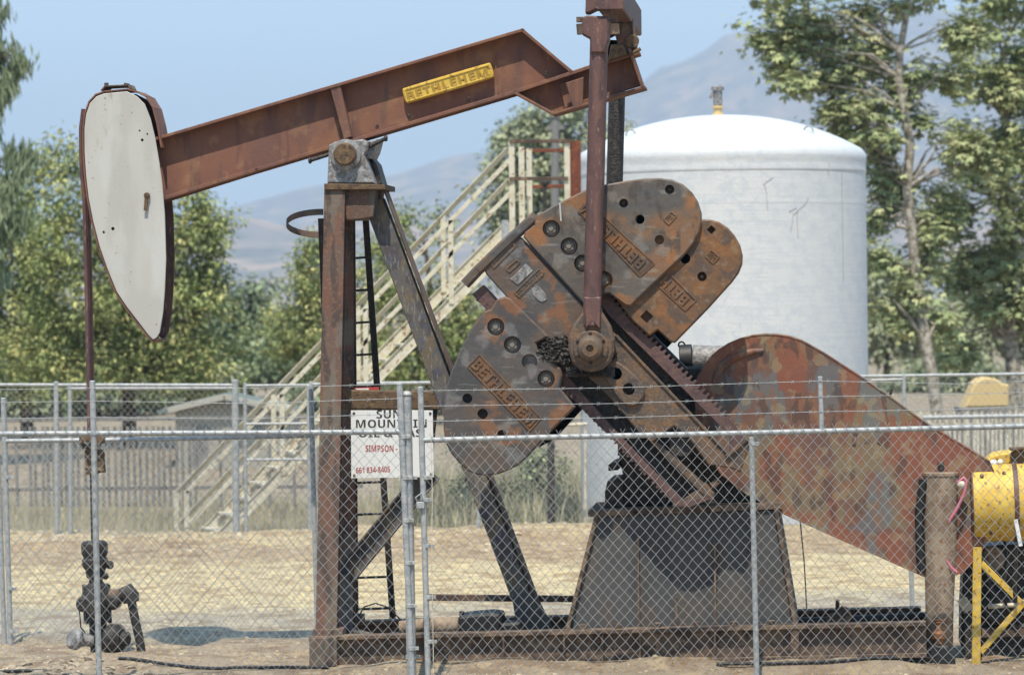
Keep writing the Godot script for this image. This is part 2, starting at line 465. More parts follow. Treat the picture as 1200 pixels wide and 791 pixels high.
	hm.uv1_scale = Vector3.ONE / 700.0
	hm.roughness = 1.0
	M["hills"] = hm

func ground_height(x: float, z: float) -> float:
	var h := 0.0
	h -= 0.30 * smoothstep(-38.6, -39.6, z) * smoothstep(-60.0, -50.0, z)      # the tank yard lies a little lower
	h += (0.07 + 0.07 * bumps.get_noise_2d(x * 1.3, 7.0)) * smoothstep(-36.3, -37.0, z + bumps.get_noise_2d(x * 2.5, 3.0) * 0.5) * smoothstep(-39.2, -38.2, z) # low bank of spoil along the inner fence
	h += bumps.get_noise_2d(x * 1.0, z * 1.0) * 0.05
	h += bumps.get_noise_2d(x * 5.0 + 40.0, z * 5.0) * 0.022
	var dx := x + 3.2
	var dz := z + 24.9
	h += 0.10 * exp(-(dx * dx / 0.30 + dz * dz / 0.25))                          # mound round the wellhead
	h += (0.075 + 0.05 * bumps.get_noise_2d(x * 3.0, 60.0)) * exp(-pow((z + 24.05 - x * 0.09) / 0.22, 2.0)) * smoothstep(-1.6, -0.9, x) * smoothstep(3.4, 2.6, x)   # dust drifted against the skid
	h *= 1.0 - smoothstep(70.0, 110.0, absf(z))
	return h

var bumps := FastNoiseLite.new()

func make_ground():
	bumps.seed = 5
	bumps.frequency = 0.35
	bumps.fractal_octaves = 4
	var patch := FastNoiseLite.new()
	patch.seed = 9
	patch.frequency = 0.22
	patch.fractal_octaves = 5
	var xs := PackedFloat32Array()
	var zs := PackedFloat32Array()
	for i in range(-95, 96): xs.append(i * 0.09)
	var step := 0.15
	while xs[xs.size() - 1] < 6000.0:
		xs.append(xs[xs.size() - 1] + step); xs.insert(0, -xs[xs.size() - 1]); step *= 1.22
	var z := -21.0
	while z > -48.0:
		zs.append(z); z -= 0.07 if z > -40.0 else 0.14
	step = 0.2
	while z > -7000.0:
		zs.append(z); z -= step; step *= 1.16
	step = 0.15
	z = -21.0
	var front := PackedFloat32Array()
	while z < 3000.0:
		z += step; step *= 1.3; front.append(z)
	front.reverse()
	front.append_array(zs)
	zs = front
	var nx := xs.size()
	var nz := zs.size()
	var v := PackedVector3Array(); v.resize(nx * nz)
	var c := PackedColorArray(); c.resize(nx * nz)
	# real colours of the soils (linear)
	var dirt := Color(0.365, 0.290, 0.205)
	var grit := Color(0.405, 0.360, 0.285)
	var straw := Color(0.565, 0.470, 0.295)
	var clay := Color(0.410, 0.312, 0.203)
	var yard := Color(0.355, 0.295, 0.220)
	for j in nz:
		for i in nx:
			var x := xs[i]
			var zz := zs[j]
			v[j * nx + i] = Vector3(x, ground_height(x, zz), zz)
			var w := patch.get_noise_2d(x, zz * 0.6) * 1.5
			var d := -zz + w
			var k := dirt.lerp(grit, smoothstep(26.2, 27.2, d)).lerp(straw, smoothstep(28.8, 30.4, d)).lerp(clay, smoothstep(33.6, 34.6, d)).lerp(straw.lerp(clay, 0.35), smoothstep(36.4, 37.2, d)).lerp(yard, smoothstep(38.6, 39.8, d))
			c[j * nx + i] = k
	var idx := PackedInt32Array()
	for j in nz - 1:
		for i in nx - 1:
			var a := j * nx + i
			idx.append(a); idx.append(a + nx); idx.append(a + 1)
			idx.append(a + 1); idx.append(a + nx); idx.append(a + nx + 1)
	# normals by central difference
	var nn := PackedVector3Array(); nn.resize(nx * nz)
	for j in nz:
		for i in nx:
			var i0 := maxi(i - 1, 0); var i1 := mini(i + 1, nx - 1)
			var j0 := maxi(j - 1, 0); var j1 := mini(j + 1, nz - 1)
			var ex := v[j * nx + i1] - v[j * nx + i0]
			var ez := v[j1 * nx + i] - v[j0 * nx + i]
			var g := ez.cross(ex).normalized()
			nn[j * nx + i] = g if g.y > 0.0 else -g
	var ar := []
	ar.resize(Mesh.ARRAY_MAX)
	ar[Mesh.ARRAY_VERTEX] = v; ar[Mesh.ARRAY_NORMAL] = nn; ar[Mesh.ARRAY_COLOR] = c; ar[Mesh.ARRAY_INDEX] = idx
	var m := ArrayMesh.new()
	m.add_surface_from_arrays(Mesh.PRIMITIVE_TRIANGLES, ar)
	var o := put("ground", m, M.ground, self)
	tag(o, "dry tan dirt yard with straw and grit", "", "", "structure")

func scatter(called: String, label: String, category: String, mesh: Mesh, material: Material, spots: Array, group := ""):
	var mm := MultiMesh.new()
	mm.transform_format = MultiMesh.TRANSFORM_3D
	mm.use_colors = true
	mm.mesh = mesh
	mm.instance_count = spots.size()
	for i in spots.size():
		mm.set_instance_transform(i, spots[i][0])
		mm.set_instance_color(i, spots[i][1])
	var o := MultiMeshInstance3D.new()
	o.multimesh = mm
	o.material_override = material
	o.name = numbered(called)
	add_child(o)
	tag(o, label, category, group, "stuff")

func stone_mesh(sd: int) -> Mesh:
	var mb := MB.new()
	var r := RandomNumberGenerator.new()
	r.seed = sd
	var top := []
	for i in 6:
		var a := TAU * i / 6.0 + r.randf_range(-0.3, 0.3)
		top.append([Vector3(cos(a) * r.randf_range(0.7, 1.0), r.randf_range(-0.25, 0.1), sin(a) * r.randf_range(0.7, 1.0)), Vector3(cos(a) * r.randf_range(0.3, 0.6), r.randf_range(0.35, 0.6), sin(a) * r.randf_range(0.3, 0.6))])
	for i in 6:
		var A = top[i]
		var B = top[(i + 1) % 6]
		mb.quad(A[0], B[0], B[1], A[1], A[0] + B[0] + Vector3(0, 0.6, 0))
		mb.tri(A[1], B[1], Vector3(0, 0.62, 0), Vector3.UP)
		mb.tri(A[0], B[0], Vector3(0, -0.4, 0), Vector3.DOWN)
	return mb.mesh()

func make_litter():
	var gm := StandardMaterial3D.new()
	gm.resource_name = "litter"
	gm.vertex_color_use_as_albedo = true
	gm.roughness = 1.0
	rng.seed = 41
	var spots := []
	for i in 9000:
		var z := -22.6 - pow(rng.randf(), 1.4) * 16.0
		var x := rng.randf_range(-5.2, 5.2) * (-z / 24.0)
		var s := 0.008 + 0.028 * pow(rng.randf(), 5.0)
		if z < -35.2: s *= 2.4
		var b := Basis.from_euler(Vector3(rng.randf_range(-0.4, 0.4), rng.randf() * TAU, rng.randf_range(-0.4, 0.4))).scaled(Vector3(s, s * 0.75, s))
		var g := rng.randf_range(0.75, 1.25)
		spots.append([Transform3D(b, Vector3(x, ground_height(x, z) - s * 0.1, z)), Color(0.40 * g, 0.325 * g, 0.225 * g)])
	for i in 90:
		var x := -3.45 + rng.randfn() * 0.32
		var z := -24.35 + rng.randfn() * 0.22
		var s := rng.randf_range(0.015, 0.055)
		var g := rng.randf_range(0.7, 1.1)
		spots.append([Transform3D(Basis.from_euler(Vector3(rng.randf(), rng.randf() * TAU, rng.randf())).scaled(Vector3(s * 1.4, s * 0.8, s)), Vector3(x, ground_height(x, z), z)), Color(0.34 * g, 0.275 * g, 0.20 * g)])
	scatter("pebbles", "loose stones and clods strewn over the dirt yard", "stones", stone_mesh(3), gm, spots)
	# straw: small bent blades in tufts
	var mb := MB.new()
	rng.seed = 42
	for i in 9:
		var a := rng.randf() * TAU
		var l := rng.randf_range(0.5, 1.0)
		var lean := rng.randf_range(0.2, 1.6)
		var d := Vector3(cos(a), 0, sin(a))
		var s := Vector3(-d.z, 0, d.x) * 0.035
		var p1 := d * lean * 0.4 * l + Vector3(0, 0.5 * l, 0)
		var p2 := d * lean * l + Vector3(0, maxf(0.75 * l - lean * 0.25, 0.08), 0)
		mb.quad(-s, s, p1 + s * 0.8, p1 - s * 0.8, d + Vector3.UP)
		mb.tri(p1 - s * 0.8, p1 + s * 0.8, p2, d + Vector3.UP)
	var tuft := mb.mesh()
	spots = []
	for i in 8000:
		var z := -22.8 - rng.randf() * 15.6
		var x := rng.randf_range(-5.3, 5.3) * (-z / 24.0)
		if bumps.get_noise_2d(x * 2.0 - 30.0, z * 2.0) < -0.05 and rng.randf() < 0.8: continue
		var s := rng.randf_range(0.016, 0.042)
		var g := rng.randf_range(0.8, 1.2)
		var b := Basis(Vector3.UP, rng.randf() * TAU).scaled(Vector3(s * 1.5, s, s * 1.5))
		spots.append([Transform3D(b, Vector3(x, ground_height(x, z) - 0.004, z)), Color(0.52 * g, 0.435 * g, 0.28 * g)])
	scatter("dry_grass", "short dry straw growing over the dirt yard", "grass", tuft, gm, spots)
	# weeds behind the inner fence
	mb = MB.new()
	for i in 16:
		var a := rng.randf() * TAU
		var l := rng.randf_range(0.5, 1.0)
		var lean := rng.randf_range(0.1, 0.7)
		var d := Vector3(cos(a), 0, sin(a))
		var s := Vector3(-d.z, 0, d.x) * 0.012
		var o := Vector3(rng.randf_range(-0.3, 0.3), 0, rng.randf_range(-0.3, 0.3))
		var p1 := o + d * lean * 0.4 * l + Vector3(0, 0.55 * l, 0)
		var p2 := o + d * lean * l + Vector3(0, l, 0)
		mb.quad(o - s, o + s, p1 + s * 0.8, p1 - s * 0.8, d + Vector3.UP)
		mb.tri(p1 - s * 0.8, p1 + s * 0.8, p2, d + Vector3.UP)
	var weed := mb.mesh()
	spots = []
	for i in 3600:
		var z := -39.6 - rng.randf() * 9.0
		var x := rng.randf_range(-8.0, 8.0)
		if Vector2(x - 2.78, z + 41.0).length() < 2.0: continue
		if x > -1.6 and x < 1.4 and rng.randf() < 0.6: x = rng.randf_range(-1.4, 1.2)
		var s := rng.randf_range(0.10, 0.32)
		if x > -1.6 and x < 1.2: s *= 2.2
		var g := rng.randf_range(0.7, 1.25)
		var k := Color(0.46 * g, 0.40 * g, 0.26 * g).lerp(Color(0.24 * g, 0.27 * g, 0.16 * g), rng.randf() * (0.7 if x > -1.6 and x < 1.2 else 0.25))
		var b := Basis(Vector3.UP, rng.randf() * TAU).scaled(Vector3(s, s * 1.3, s))
		spots.append([Transform3D(b, Vector3(x, ground_height(x, z) - 0.01, z)), k])
	scatter("dry_weeds", "tall dry weeds growing behind the inner fence", "weeds", weed, gm, spots)

func make_hills():
	# each ridge: crest heights traced as (pixel x, pixel y) at its own distance
	var ridges := [
		["far_mountain", 5200.0, 1500.0, [-2500, 250, -1200, 300, -300, 290, 200, 250, 420, 212, 560, 180, 640, 155, 720, 118, 800, 78, 870, 46, 950, 30, 1050, 22, 1150, 26, 1300, 40, 1700, 90, 2500, 150, 3600, 230]],
		["foothill", 3000.0, 900.0, [-2500, 300, -900, 330, -100, 310, 150, 285, 270, 250, 350, 262, 450, 250, 600, 245, 760, 240, 900, 225, 1020, 228, 1200, 235, 1500, 260, 2200, 290, 3600, 330]]]
	for rd in ridges:
		var nz := FastNoiseLite.new()
		nz.seed = 12 + int(rd[1])
		nz.frequency = 0.0016
		nz.fractal_octaves = 5
		nz.fractal_type = FastNoiseLite.FRACTAL_RIDGED
		var dist: float = rd[1]
		var deep: float = rd[2]
		var prof: Array = rd[3]
		var mb := MB.new()
		var cols := 240
		var rows := 26
		var grid := []
		for i in cols + 1:
			var px: float = lerpf(-2500.0, 3600.0, float(i) / cols)
			var py := 0.0
			for k in range(0, prof.size() - 2, 2):
				if px >= prof[k] and px <= prof[k + 2]:
					py = lerpf(prof[k + 1], prof[k + 3], smoothstep(0.0, 1.0, (px - prof[k]) / (prof[k + 2] - prof[k])))
			var x := (px - 600.0) / F_PX * dist
			var crest := EYE.y + (350.0 - py) / F_PX * dist
			var line := []
			for j in rows + 1:
				var t := float(j) / rows
				var z := -dist + deep * (1.0 - t)
				var r := nz.get_noise_2d(x, z)
				var h := crest * pow(t, 1.25) * (1.0 + r * 0.55 * (1.0 - t) ) + r * crest * 0.035 * t
				line.append(Vector3(x, h - 6.0 * (1.0 - t), z))
			line.append(Vector3(x, -5.0, -dist - deep))
			grid.append(line)
		for i in cols:
			for j in rows + 1:
				mb.quad(grid[i][j], grid[i + 1][j], grid[i + 1][j + 1], grid[i][j + 1], Vector3.UP)
		var o := obj(rd[0], mb, M.hills, self)
		tag(o, "hazy brown mountain slope on the horizon", "", "", "structure")

# --- chain link ---------------------------------------------------------------
func links(mb: MB, x0: float, x1: float, bottom: Callable, top: Callable, z: float, W: float, H: float, r: float, spikes := true):
	var k := int((x1 - x0) / (W * 0.5))
	for i in k:
		var xa := x0 + i * W * 0.5
		var yb: float = bottom.call(xa)
		var yt: float = top.call(xa)
		var segs := int(ceil((yt - yb) / (H * 0.5)))
		var prev := Vector3.ZERO
		for j in segs + 1:
			var y := yt - (segs - j) * H * 0.5
			var right := (i + segs - j) % 2 == 0
			var p := Vector3(xa + (W * 0.5 if right else 0.0), y, z + (0.004 if right else -0.004))
			p += Vector3(jit.get_noise_3d(p.x * 9.0, p.y * 9.0, z) * 0.010, jit.get_noise_3d(p.y * 9.0, p.x * 9.0, z + 5.0) * 0.010, jit.get_noise_2d(p.x, p.y) * 0.012)
			if j > 0: wire(mb, prev, p, r)
			prev = p
		if spikes:
			wire(mb, prev, prev + Vector3((0.5 if i % 2 == 0 else -0.5) * 0.036, 0.034, 0.006), r)

var jit := FastNoiseLite.new()

func wire(mb: MB, a: Vector3, b: Vector3, r: float):
	var d := (b - a).normalized()
	var s := d.cross(Vector3(0, 0, 1)).normalized() * r
	var f := Vector3(0, 0, r * 0.8)
	var o := [s - f * 0.6, -s - f * 0.6, f]
	for i in 3:
		var p: Vector3 = o[i]
		var q: Vector3 = o[(i + 1) % 3]
		var np := p.normalized()
		var nq := q.normalized()
		mb.stri(a + p, a + q, b + q, np, nq, nq)
		mb.stri(a + p, b + q, b + p, np, nq, np)

func barbed(mb: MB, pts: PackedVector3Array, r := 0.0022, step := 0.13):
	mb.tube(pts, r, 4, false)
	var run := 0.0
	for i in pts.size() - 1:
		var l := pts[i].distance_to(pts[i + 1])
		while run < l:
			var p := pts[i].lerp(pts[i + 1], run / l)
			wire(mb, p + Vector3(-0.012, -0.014, 0.006), p + Vector3(0.012, 0.014, -0.004), r * 0.7)
			wire(mb, p + Vector3(0.012, -0.013, -0.006), p + Vector3(-0.010, 0.014, 0.004), r * 0.7)
			run += step
		run -= l

func post(a: Vector3, b: Vector3, r: float, parent: Node, called := "post"):
	var mb := MB.new()
	mb.cyl(a, b, r, 14, r * 0.3)
	var o := obj(called, mb, M.galvanised, parent)
	return o

func band(at_: Vector3, r: float, parent: Node, axis := Vector3.UP):
	var mb := MB.new()
	mb.cyl(at_ - axis * 0.014, at_ + axis * 0.014, r * 1.22, 12, 0.002)
	mb.bar(at_ + Vector3(r, 0, 0), at_ + Vector3(r + 0.03, 0, 0), 0.012, 0.026, Vector3(0, 0, 1), 0.002)
	obj("clamp", mb, M.galvanised, parent)

func fence_frame(px: float, z: float) -> Transform3D:
	var p := at(px, 700.0, -z)
	return Transform3D(Basis(), Vector3(p.x, ground_height(p.x, z), z))

func make_front_fence():
	jit.seed = 3
	jit.frequency = 0.6
	var W := 0.078
	# ---- left bay with its end post
	var z := -23.2
	var xf := fence_frame(110, z)
	var t := thing("chain_link_fence", "galvanised chain link fence bay with barbed wire in front of the wellhead", "fence", xf)
	F = xf
	var y0 := func(x): return ground_height(x + xf.origin.x, z) - xf.origin.y + 0.03
	post(Q(115.6, 800), Q(107.5, 446), 0.022, t)
	post(Q(483, 800), Q(468, 449), 0.0235, t)
	post(Q(-60, 800), Q(-66, 446), 0.022, t)
	var mb := MB.new()
	mb.tube(PackedVector3Array([Q(-90, 509), Q(110, 508, 0.0), Q(300, 507.4), Q(473, 506.2)]), 0.020, 12)
	obj("top_rail", mb, M.galvanised, t)
	var la := Q(-90, 509)
	var lb := Q(473, 506.2)
	mb = MB.new()
	links(mb, la.x, lb.x - 0.01, y0, func(x): return lerpf(la.y, lb.y, (x - la.x) / (lb.x - la.x)) + 0.01, 0.026, W, 0.090, 0.0017)
	tag(obj("wire_mesh", mb, M.galvanised, t), "diamond wire mesh", "", "", "stuff")
	for yy in [[455, 453, 450], [470, 471, 467], [489, 489, 485]]:
		mb = MB.new()
		barbed(mb, PackedVector3Array([Q(-66, yy[0] + 1, 0.02), Q(20, yy[0] + 1.5, 0.02), Q(109, yy[0], 0.02), Q(290, yy[1] + 2, 0.02), Q(470, yy[2], 0.02)]))
		obj("barbed_wire", mb, M.galvanised, t)
	for y in [512, 560, 610, 660, 710, 760]:
		band(Q(469.5 + (y - 450) * 0.0405, y), 0.0235, t)
	band(Q(109, 508), 0.022, t)
	# ---- gate post with a domed cap
	xf = fence_frame(480, -23.24)
	var g := thing("gate_post", "stout galvanised gate post with domed cap beside the white sign", "post", xf)
	F = xf
	mb = MB.new()
	mb.cyl(Q(482.5, 812), Q(476.5, 464), 0.036, 20, 0.004)
	obj("pipe", mb, M.galvanised, g)
	mb = MB.new()
	var cp := Q(476.4, 464)
	mb.lathe(cp, Vector3.UP, [Vector2(0, 0), Vector2(0.039, 0), Vector2(0.039, 0.012), Vector2(0.034, 0.024), Vector2(0.018, 0.035), Vector2(0, 0.038)], 20, false)
	obj("cap", mb, M.galvanised, g)
	for y in [560, 770]: band(Q(478.5 + (y - 560) * 0.016, y), 0.036, g)
	# ---- the closed gate leaf to the right and the fence that goes on from it
	xf = fence_frame(700, z)
	t = thing("chain_link_fence", "galvanised chain link fence bay with barbed wire in front of the crank and belt guard", "fence", xf)
	F = xf
	var z2 := func(px): return 0.0
	post(Q(502, 812), Q(492.5, 453), 0.022, t)
	post(Q(887.5, 806), Q(881, 512), 0.021, t)
	post(Q(1272, 806), Q(1263, 440), 0.022, t)
	post(Q(963.5, 506), Q(961.5, 441), 0.018, t, "post_extension")
	mb = MB.new()
	mb.tube(PackedVector3Array([Q(494, 516), Q(640, 512.5), Q(880, 507.5), Q(1060, 503), Q(1280, 497.5)]), 0.0205, 12)
	obj("top_rail", mb, M.galvanised, t)
	var ra := Q(497, 516)
	var rb := Q(1280, 497.5)
	mb = MB.new()
	var y1 := func(x): return ground_height(x + xf.origin.x, z) - xf.origin.y + 0.03
	links(mb, ra.x + 0.015, rb.x, y1, func(x): return lerpf(ra.y, rb.y, (x - ra.x) / (rb.x - ra.x)) + 0.02, 0.026, W, 0.090, 0.0017)
	tag(obj("wire_mesh", mb, M.galvanised, t), "diamond wire mesh", "", "", "stuff")
	for yy in [[458, 454.5, 446.5, 450, 444], [476, 473, 465, 462, 458], [494, 489.5, 482.5, 480, 473]]:
		mb = MB.new()
		barbed(mb, PackedVector3Array([Q(494, yy[0], 0.02), Q(720, yy[1], 0.02), Q(962, yy[2], 0.02), Q(1120, yy[3], 0.02), Q(1265, yy[4], 0.02)]))
		obj("barbed_wire", mb, M.galvanised, t)
	for y in [560, 586, 640, 700, 752]:
		band(Q(495.5 + (y - 453) * 0.0265, y), 0.022, t)
	band(Q(882, 520), 0.021, t)
	mb = MB.new()
	mb.bar(Q(488, 592, 0.03), Q(497, 592, 0.03), 0.03, 0.05)
	mb.tube(PackedVector3Array([Q(490, 590, 0.03), Q(487, 583, 0.05), Q(494, 578, 0.05), Q(497, 588, 0.04)]), 0.008, 6)
	obj("latch", mb, M.galvanised, t)
	# thin wire hanging by the gate
	mb = MB.new()
	mb.tube(PackedVector3Array([Q(505, 512, 0.03), Q(506.5, 580, 0.032), Q(506, 660, 0.03), Q(508, 790, 0.03)]), 0.003, 5)
	obj("tie_wire", mb, M.picket, t)
	# ---- an open gate leaf standing behind the left bay
	z = -26.2
	xf = fence_frame(180, z)
	var l := thing("gate_leaf", "galvanised chain link gate leaf swung open behind the wellhead", "gate", xf)
	F = xf
	post(Q(11.5, 756), Q(3, 466), 0.022, l)
	post(Q(4.5, 757, -0.08), Q(-4, 520, -0.08), 0.022, l)
	post(Q(372, 752), Q(364, 455), 0.022, l)
	mb = MB.new()
	mb.tube(PackedVector3Array([Q(4, 517), Q(180, 515), Q(366, 510.5)]), 0.019, 12)
	obj("top_rail", mb, M.galvanised, l)
	mb = MB.new()
	var ga := Q(5, 517)
	var gb := Q(366, 510.5)
	links(mb, ga.x, gb.x - 0.02, func(x): return ground_height(x + xf.origin.x, z) - xf.origin.y + 0.05, func(x): return lerpf(ga.y, gb.y, (x - ga.x) / (gb.x - ga.x)), 0.0, W, 0.090, 0.0016, false)
	tag(obj("wire_mesh", mb, M.galvanised, l), "diamond wire mesh", "", "", "stuff")
	for y in [560, 690, 740]: band(Q(5.0 + (y - 466) * 0.029, y), 0.022, l)

func make_inner_fence():
	var z := -38.0
	var xf := fence_frame(200, z)
	var t := thing("chain_link_fence", "inner chain link fence on the dirt bank in front of the stairs", "fence", xf)
	F = xf
	for px in [[-36, 448], [65, 447], [81, 452], [1060, 438], [790, 446], [560, 452]]:
		var b := Q(px[0] + 1, 632)
		post(b, Q(px[0], px[1]), 0.030 if px[0] == 65 else 0.024, t)
	post(Q(276.5, 632), Q(275, 446), 0.042, t)
	post(Q(366.5, 634), Q(364, 447), 0.026, t)
	for seg in [[-60, 451, 272, 451.5], [80, 455.5, 272, 455], [366, 450.5, 1260, 437.5], [1022, 446, 1060, 444.5]]:
		var mb := MB.new()
		mb.tube(PackedVector3Array([Q(seg[0], seg[1]), Q(seg[2], seg[3])]), 0.021, 10)
		obj("top_rail", mb, M.galvanised, t)
	var mb2 := MB.new()
	var a := Q(-60, 451)
	var b2 := Q(272, 451.5)
	var yb := func(x): return ground_height(x + xf.origin.x, z) - xf.origin.y
	links(mb2, a.x, b2.x, yb, func(x): return lerpf(a.y, b2.y, (x - a.x) / (b2.x - a.x)), 0.0, 0.078, 0.088, 0.0016, false)
	var c := Q(366, 450.5)
	var d := Q(1260, 437.5)
	links(mb2, c.x, d.x, yb, func(x): return lerpf(c.y, d.y, (x - c.x) / (d.x - c.x)), 0.0, 0.078, 0.088, 0.0016, false)
	tag(obj("wire_mesh", mb2, M.galvanised, t), "diamond wire mesh", "", "", "stuff")
	mb2 = MB.new()
	mb2.cyl(Q(275, 449), Q(275, 445), 0.046, 14)
	obj("cap", mb2, M.galvanised, t)
	# small gate in it
	var g := thing("chain_link_gate", "narrow chain link gate at the foot of the cream stairs", "gate", fence_frame(325, z - 0.01))
	F = g.transform
	post(Q(288, 628), Q(286.5, 449), 0.022, g)
	post(Q(362.5, 627), Q(361, 451), 0.022, g)
	for y in [452, 497, 539, 625]:
		mb2 = MB.new()
		mb2.tube(PackedVector3Array([Q(287, y), Q(362, y - 0.6)]), 0.017, 10)
		obj("rail", mb2, M.galvanised, g)
	mb2 = MB.new()
	var e := Q(288, 625)
	var f := Q(361, 452)
	links(mb2, e.x, f.x, func(x): return e.y, func(x): return f.y, 0.0, 0.078, 0.088, 0.0016, false)
	tag(obj("wire_mesh", mb2, M.galvanised, g), "diamond wire mesh", "", "", "stuff")
	for y in [470, 560, 605]: band(Q(282, y), 0.03, g)

# --- the pump jack --------------------------------------------------------------
func hexnut(p: Vector3, r: float, parent: Node, mater: Material = null):
	var mb := MB.new()
	mb.lathe(p, Vector3(0, 0, 1), [Vector2(0, 0), Vector2(r * 1.25, 0), Vector2(r * 1.25, r * 0.15), Vector2(0, r * 0.15)], 16)
	mb.lathe(p, Vector3(0, 0, 1), [Vector2(r, r * 0.15), Vector2(r, r * 0.5), Vector2(r * 0.92, r * 0.58), Vector2(0, r * 0.58)], 6)
	mb.lathe(p, Vector3(0, 0, 1), [Vector2(r * 0.45, r * 0.5), Vector2(r * 0.45, r * 0.78), Vector2(r * 0.38, r * 0.82), Vector2(0, r * 0.82)], 12)
	obj("bolt", mb, mater if mater else M.steel, parent)

func flip(m: Mesh, shift := Vector3.ZERO) -> Mesh:                      # mirrored in z for the far side of the machine
	var st := SurfaceTool.new()
	st.append_from(m, 0, Transform3D(Basis(Vector3(1, 0, 0), Vector3(0, 1, 0), Vector3(0, 0, -1)), shift))
	return st.commit()

func teeth(mb: MB, a: Vector2, b: Vector2, out: Vector2, size: float, zf: float, zb: float):
	var l := a.distance_to(b)
	var k := int(l / size)
	var d := (b - a) / l
	for i in k:
		var p := a + d * (i + 0.1) * size
		mb.ext(PackedVector2Array([p - out * 0.006, p + d * size * 0.62 - out * 0.006, p + d * size * 0.48 + out * size * 0.62, p + d * size * 0.14 + out * size * 0.62]), zf, zb, 0.001)

func frame_text(parent: Node, mater: Material, pts: Array, z: float):
	var mb := MB.new()
	var p := poly(pts, z)
	for i in p.size():
		var a := p[i]
		var b := p[(i + 1) % p.size()]
		mb.bar(Vector3(a.x, a.y, z + 0.002), Vector3(b.x, b.y, z + 0.002), 0.010, 0.012, Vector3(0, 0, 1), 0.003)
	obj("border", mb, mater, parent)

func make_pump():
	var foot := at(393, 782, 24.95)
	var xf := Transform3D(Basis(Vector3.UP, -TURN), Vector3(foot.x, ground_height(foot.x, -24.95), -24.95))
	F = xf
	var t := thing("pump_jack", "rusty walking beam oil pump jack with white horsehead and big crank weights", "pump jack", xf)
	var mb: MB

	# skid -----------------------------------------------------------------
	for s in [1, -1]:
		mb = MB.new()
		var a := Q(364, 765, 0.70)
		var b := Q(1086, 748, 0.70)
		var h := Q(640, 739, 0.70).y - Q(640, 780, 0.70).y
		a.y -= 0.004; b.y -= 0.004
		a.z = 0.70 if s > 0 else -0.40; b.z = a.z
		mb.ibeam(a, b, 0.15, h, 0.03, 0.016, Vector3(0, 0, 1))
		obj("skid_beam", mb, M.skid_rust, t)
	for px in [[661, 0.014], [706, 0.014], [750, 0.014], [838, 0.014], [932, 0.06], [590, 0.014], [500, 0.014]]:
		mb = MB.new()
		var lo := Q(px[0], 777 - (px[0] - 600) * 0.023, 0.752)
		var hi := Q(px[0], 745 - (px[0] - 600) * 0.023, 0.752)
		mb.bar(Vector3(lo.x, lo.y, 0.738), Vector3(hi.x, hi.y, 0.738), px[1], 0.055, Vector3(1, 0, 0))
		obj("stiffener", mb, M.skid_rust, t)
	mb = MB.new()
	mb.ext(poly([362, 748, 394, 747, 395, 781, 362, 782], 0.80), 0.80, 0.50, 0.006)
	obj("foot_block", mb, M.post_rust, t)
	mb = MB.new()
	var fb := poly([362, 748, 394, 747, 395, 781, 362, 782], 0.80)
	mb.ext(fb, -0.28, -0.54, 0.006)
	obj("foot_block", mb, M.post_rust, t)
	for px in [400, 640, 930, 1070]:
		mb = MB.new()
		var p := Q(px, 768 - (px - 600) * 0.023, 0.0)
		mb.ibeam(Vector3(p.x, p.y, -0.39), Vector3(p.x, p.y, 0.69), 0.12, 0.16, 0.02, 0.014, Vector3(1, 0, 0))
		obj("cross_member", mb, M.skid_rust, t)

	# samson post: two front legs, one rear leg, cap --------------------------
	for s in [1.0, -1.0]:
		mb = MB.new()
		var top := Q(393.5, 224, 0.20)
		var bot := Q(383.5, 747, 0.62)
		top.z *= s
		bot.z = 0.62 if s > 0 else -0.41
		mb.ibeam(top, bot, 0.165, 0.15, 0.018, 0.014, Vector3(1, 0, 0))
		obj("front_leg", mb, M.post_rust, t)
		mb = MB.new()
		var p := poly([366, 738, 401, 737, 402, 747, 366, 748], 0.70)
		mb.ext(p, 0.70 if s > 0 else -0.32, 0.52 if s > 0 else -0.50)
		obj("foot_plate", mb, M.post_rust, t)
	mb = MB.new()
	var rt := Q(437, 236, 0.09)
	var rl := Q(626, 741, 0.09)
	var across := (rl - rt).normalized()
	var perp := Vector3(across.y, -across.x, 0)
	mb.bar(Vector3(rt.x, rt.y, 0.0), Vector3(rl.x, rl.y, 0.0), 0.18, 0.155, Vector3(0, 0, 1), 0.006)
	obj("rear_leg", mb, M.leg_grey, t)
	mb = MB.new()
	var off := perp * -0.098
	mb.bar(Vector3(rt.x, rt.y + 0.05, 0.0) + off, Vector3(rl.x, rl.y, 0.0) + off, 0.22, 0.014, Vector3(0, 0, 1))
	obj("rear_leg_flange", mb, M.post_rust, t)
	mb = MB.new()
	mb.ext(poly([600, 700, 622, 693, 645, 740, 606, 741], 0.13), 0.13, -0.13)
	obj("rear_gusset", mb, M.base_grey, t)
	mb = MB.new()
	mb.ext(poly([382, 221, 441, 221, 437, 254, 420, 257, 384, 258], 0.24), 0.24, -0.24)
	obj("post_cap", mb, M.post_rust, t)
	mb = MB.new()
	mb.ext(poly([379.5, 215, 451, 216, 451, 222, 379.5, 222.5], 0.30), 0.30, -0.30)
	obj("base_plate", mb, M.wood_brown, t)
	# horizontal brace and the bent lower brace
	mb = MB.new()
	mb.ext(poly([400, 459, 405, 457, 512, 459, 522, 464, 521, 480, 401, 480], 0.08), 0.08, -0.08, 0.01)
	obj("horizontal_brace", mb, M.wood_brown, t)
	mb = MB.new()
	var b0 := Q(505, 553, 0.0)
	var b1 := Q(403, 676, 0.0)
	mb.ibeam(b0, b1, 0.16, 0.17, 0.016, 0.014)
	obj("lower_brace", mb, M.leg_grey, t)
	mb = MB.new()
	mb.bar(Q(402, 672, 0.0), Q(402, 744, 0.0), 0.16, 0.13)
	mb.bar(Q(402, 738, 0.0), Q(432, 746, 0.0), 0.16, 0.05)
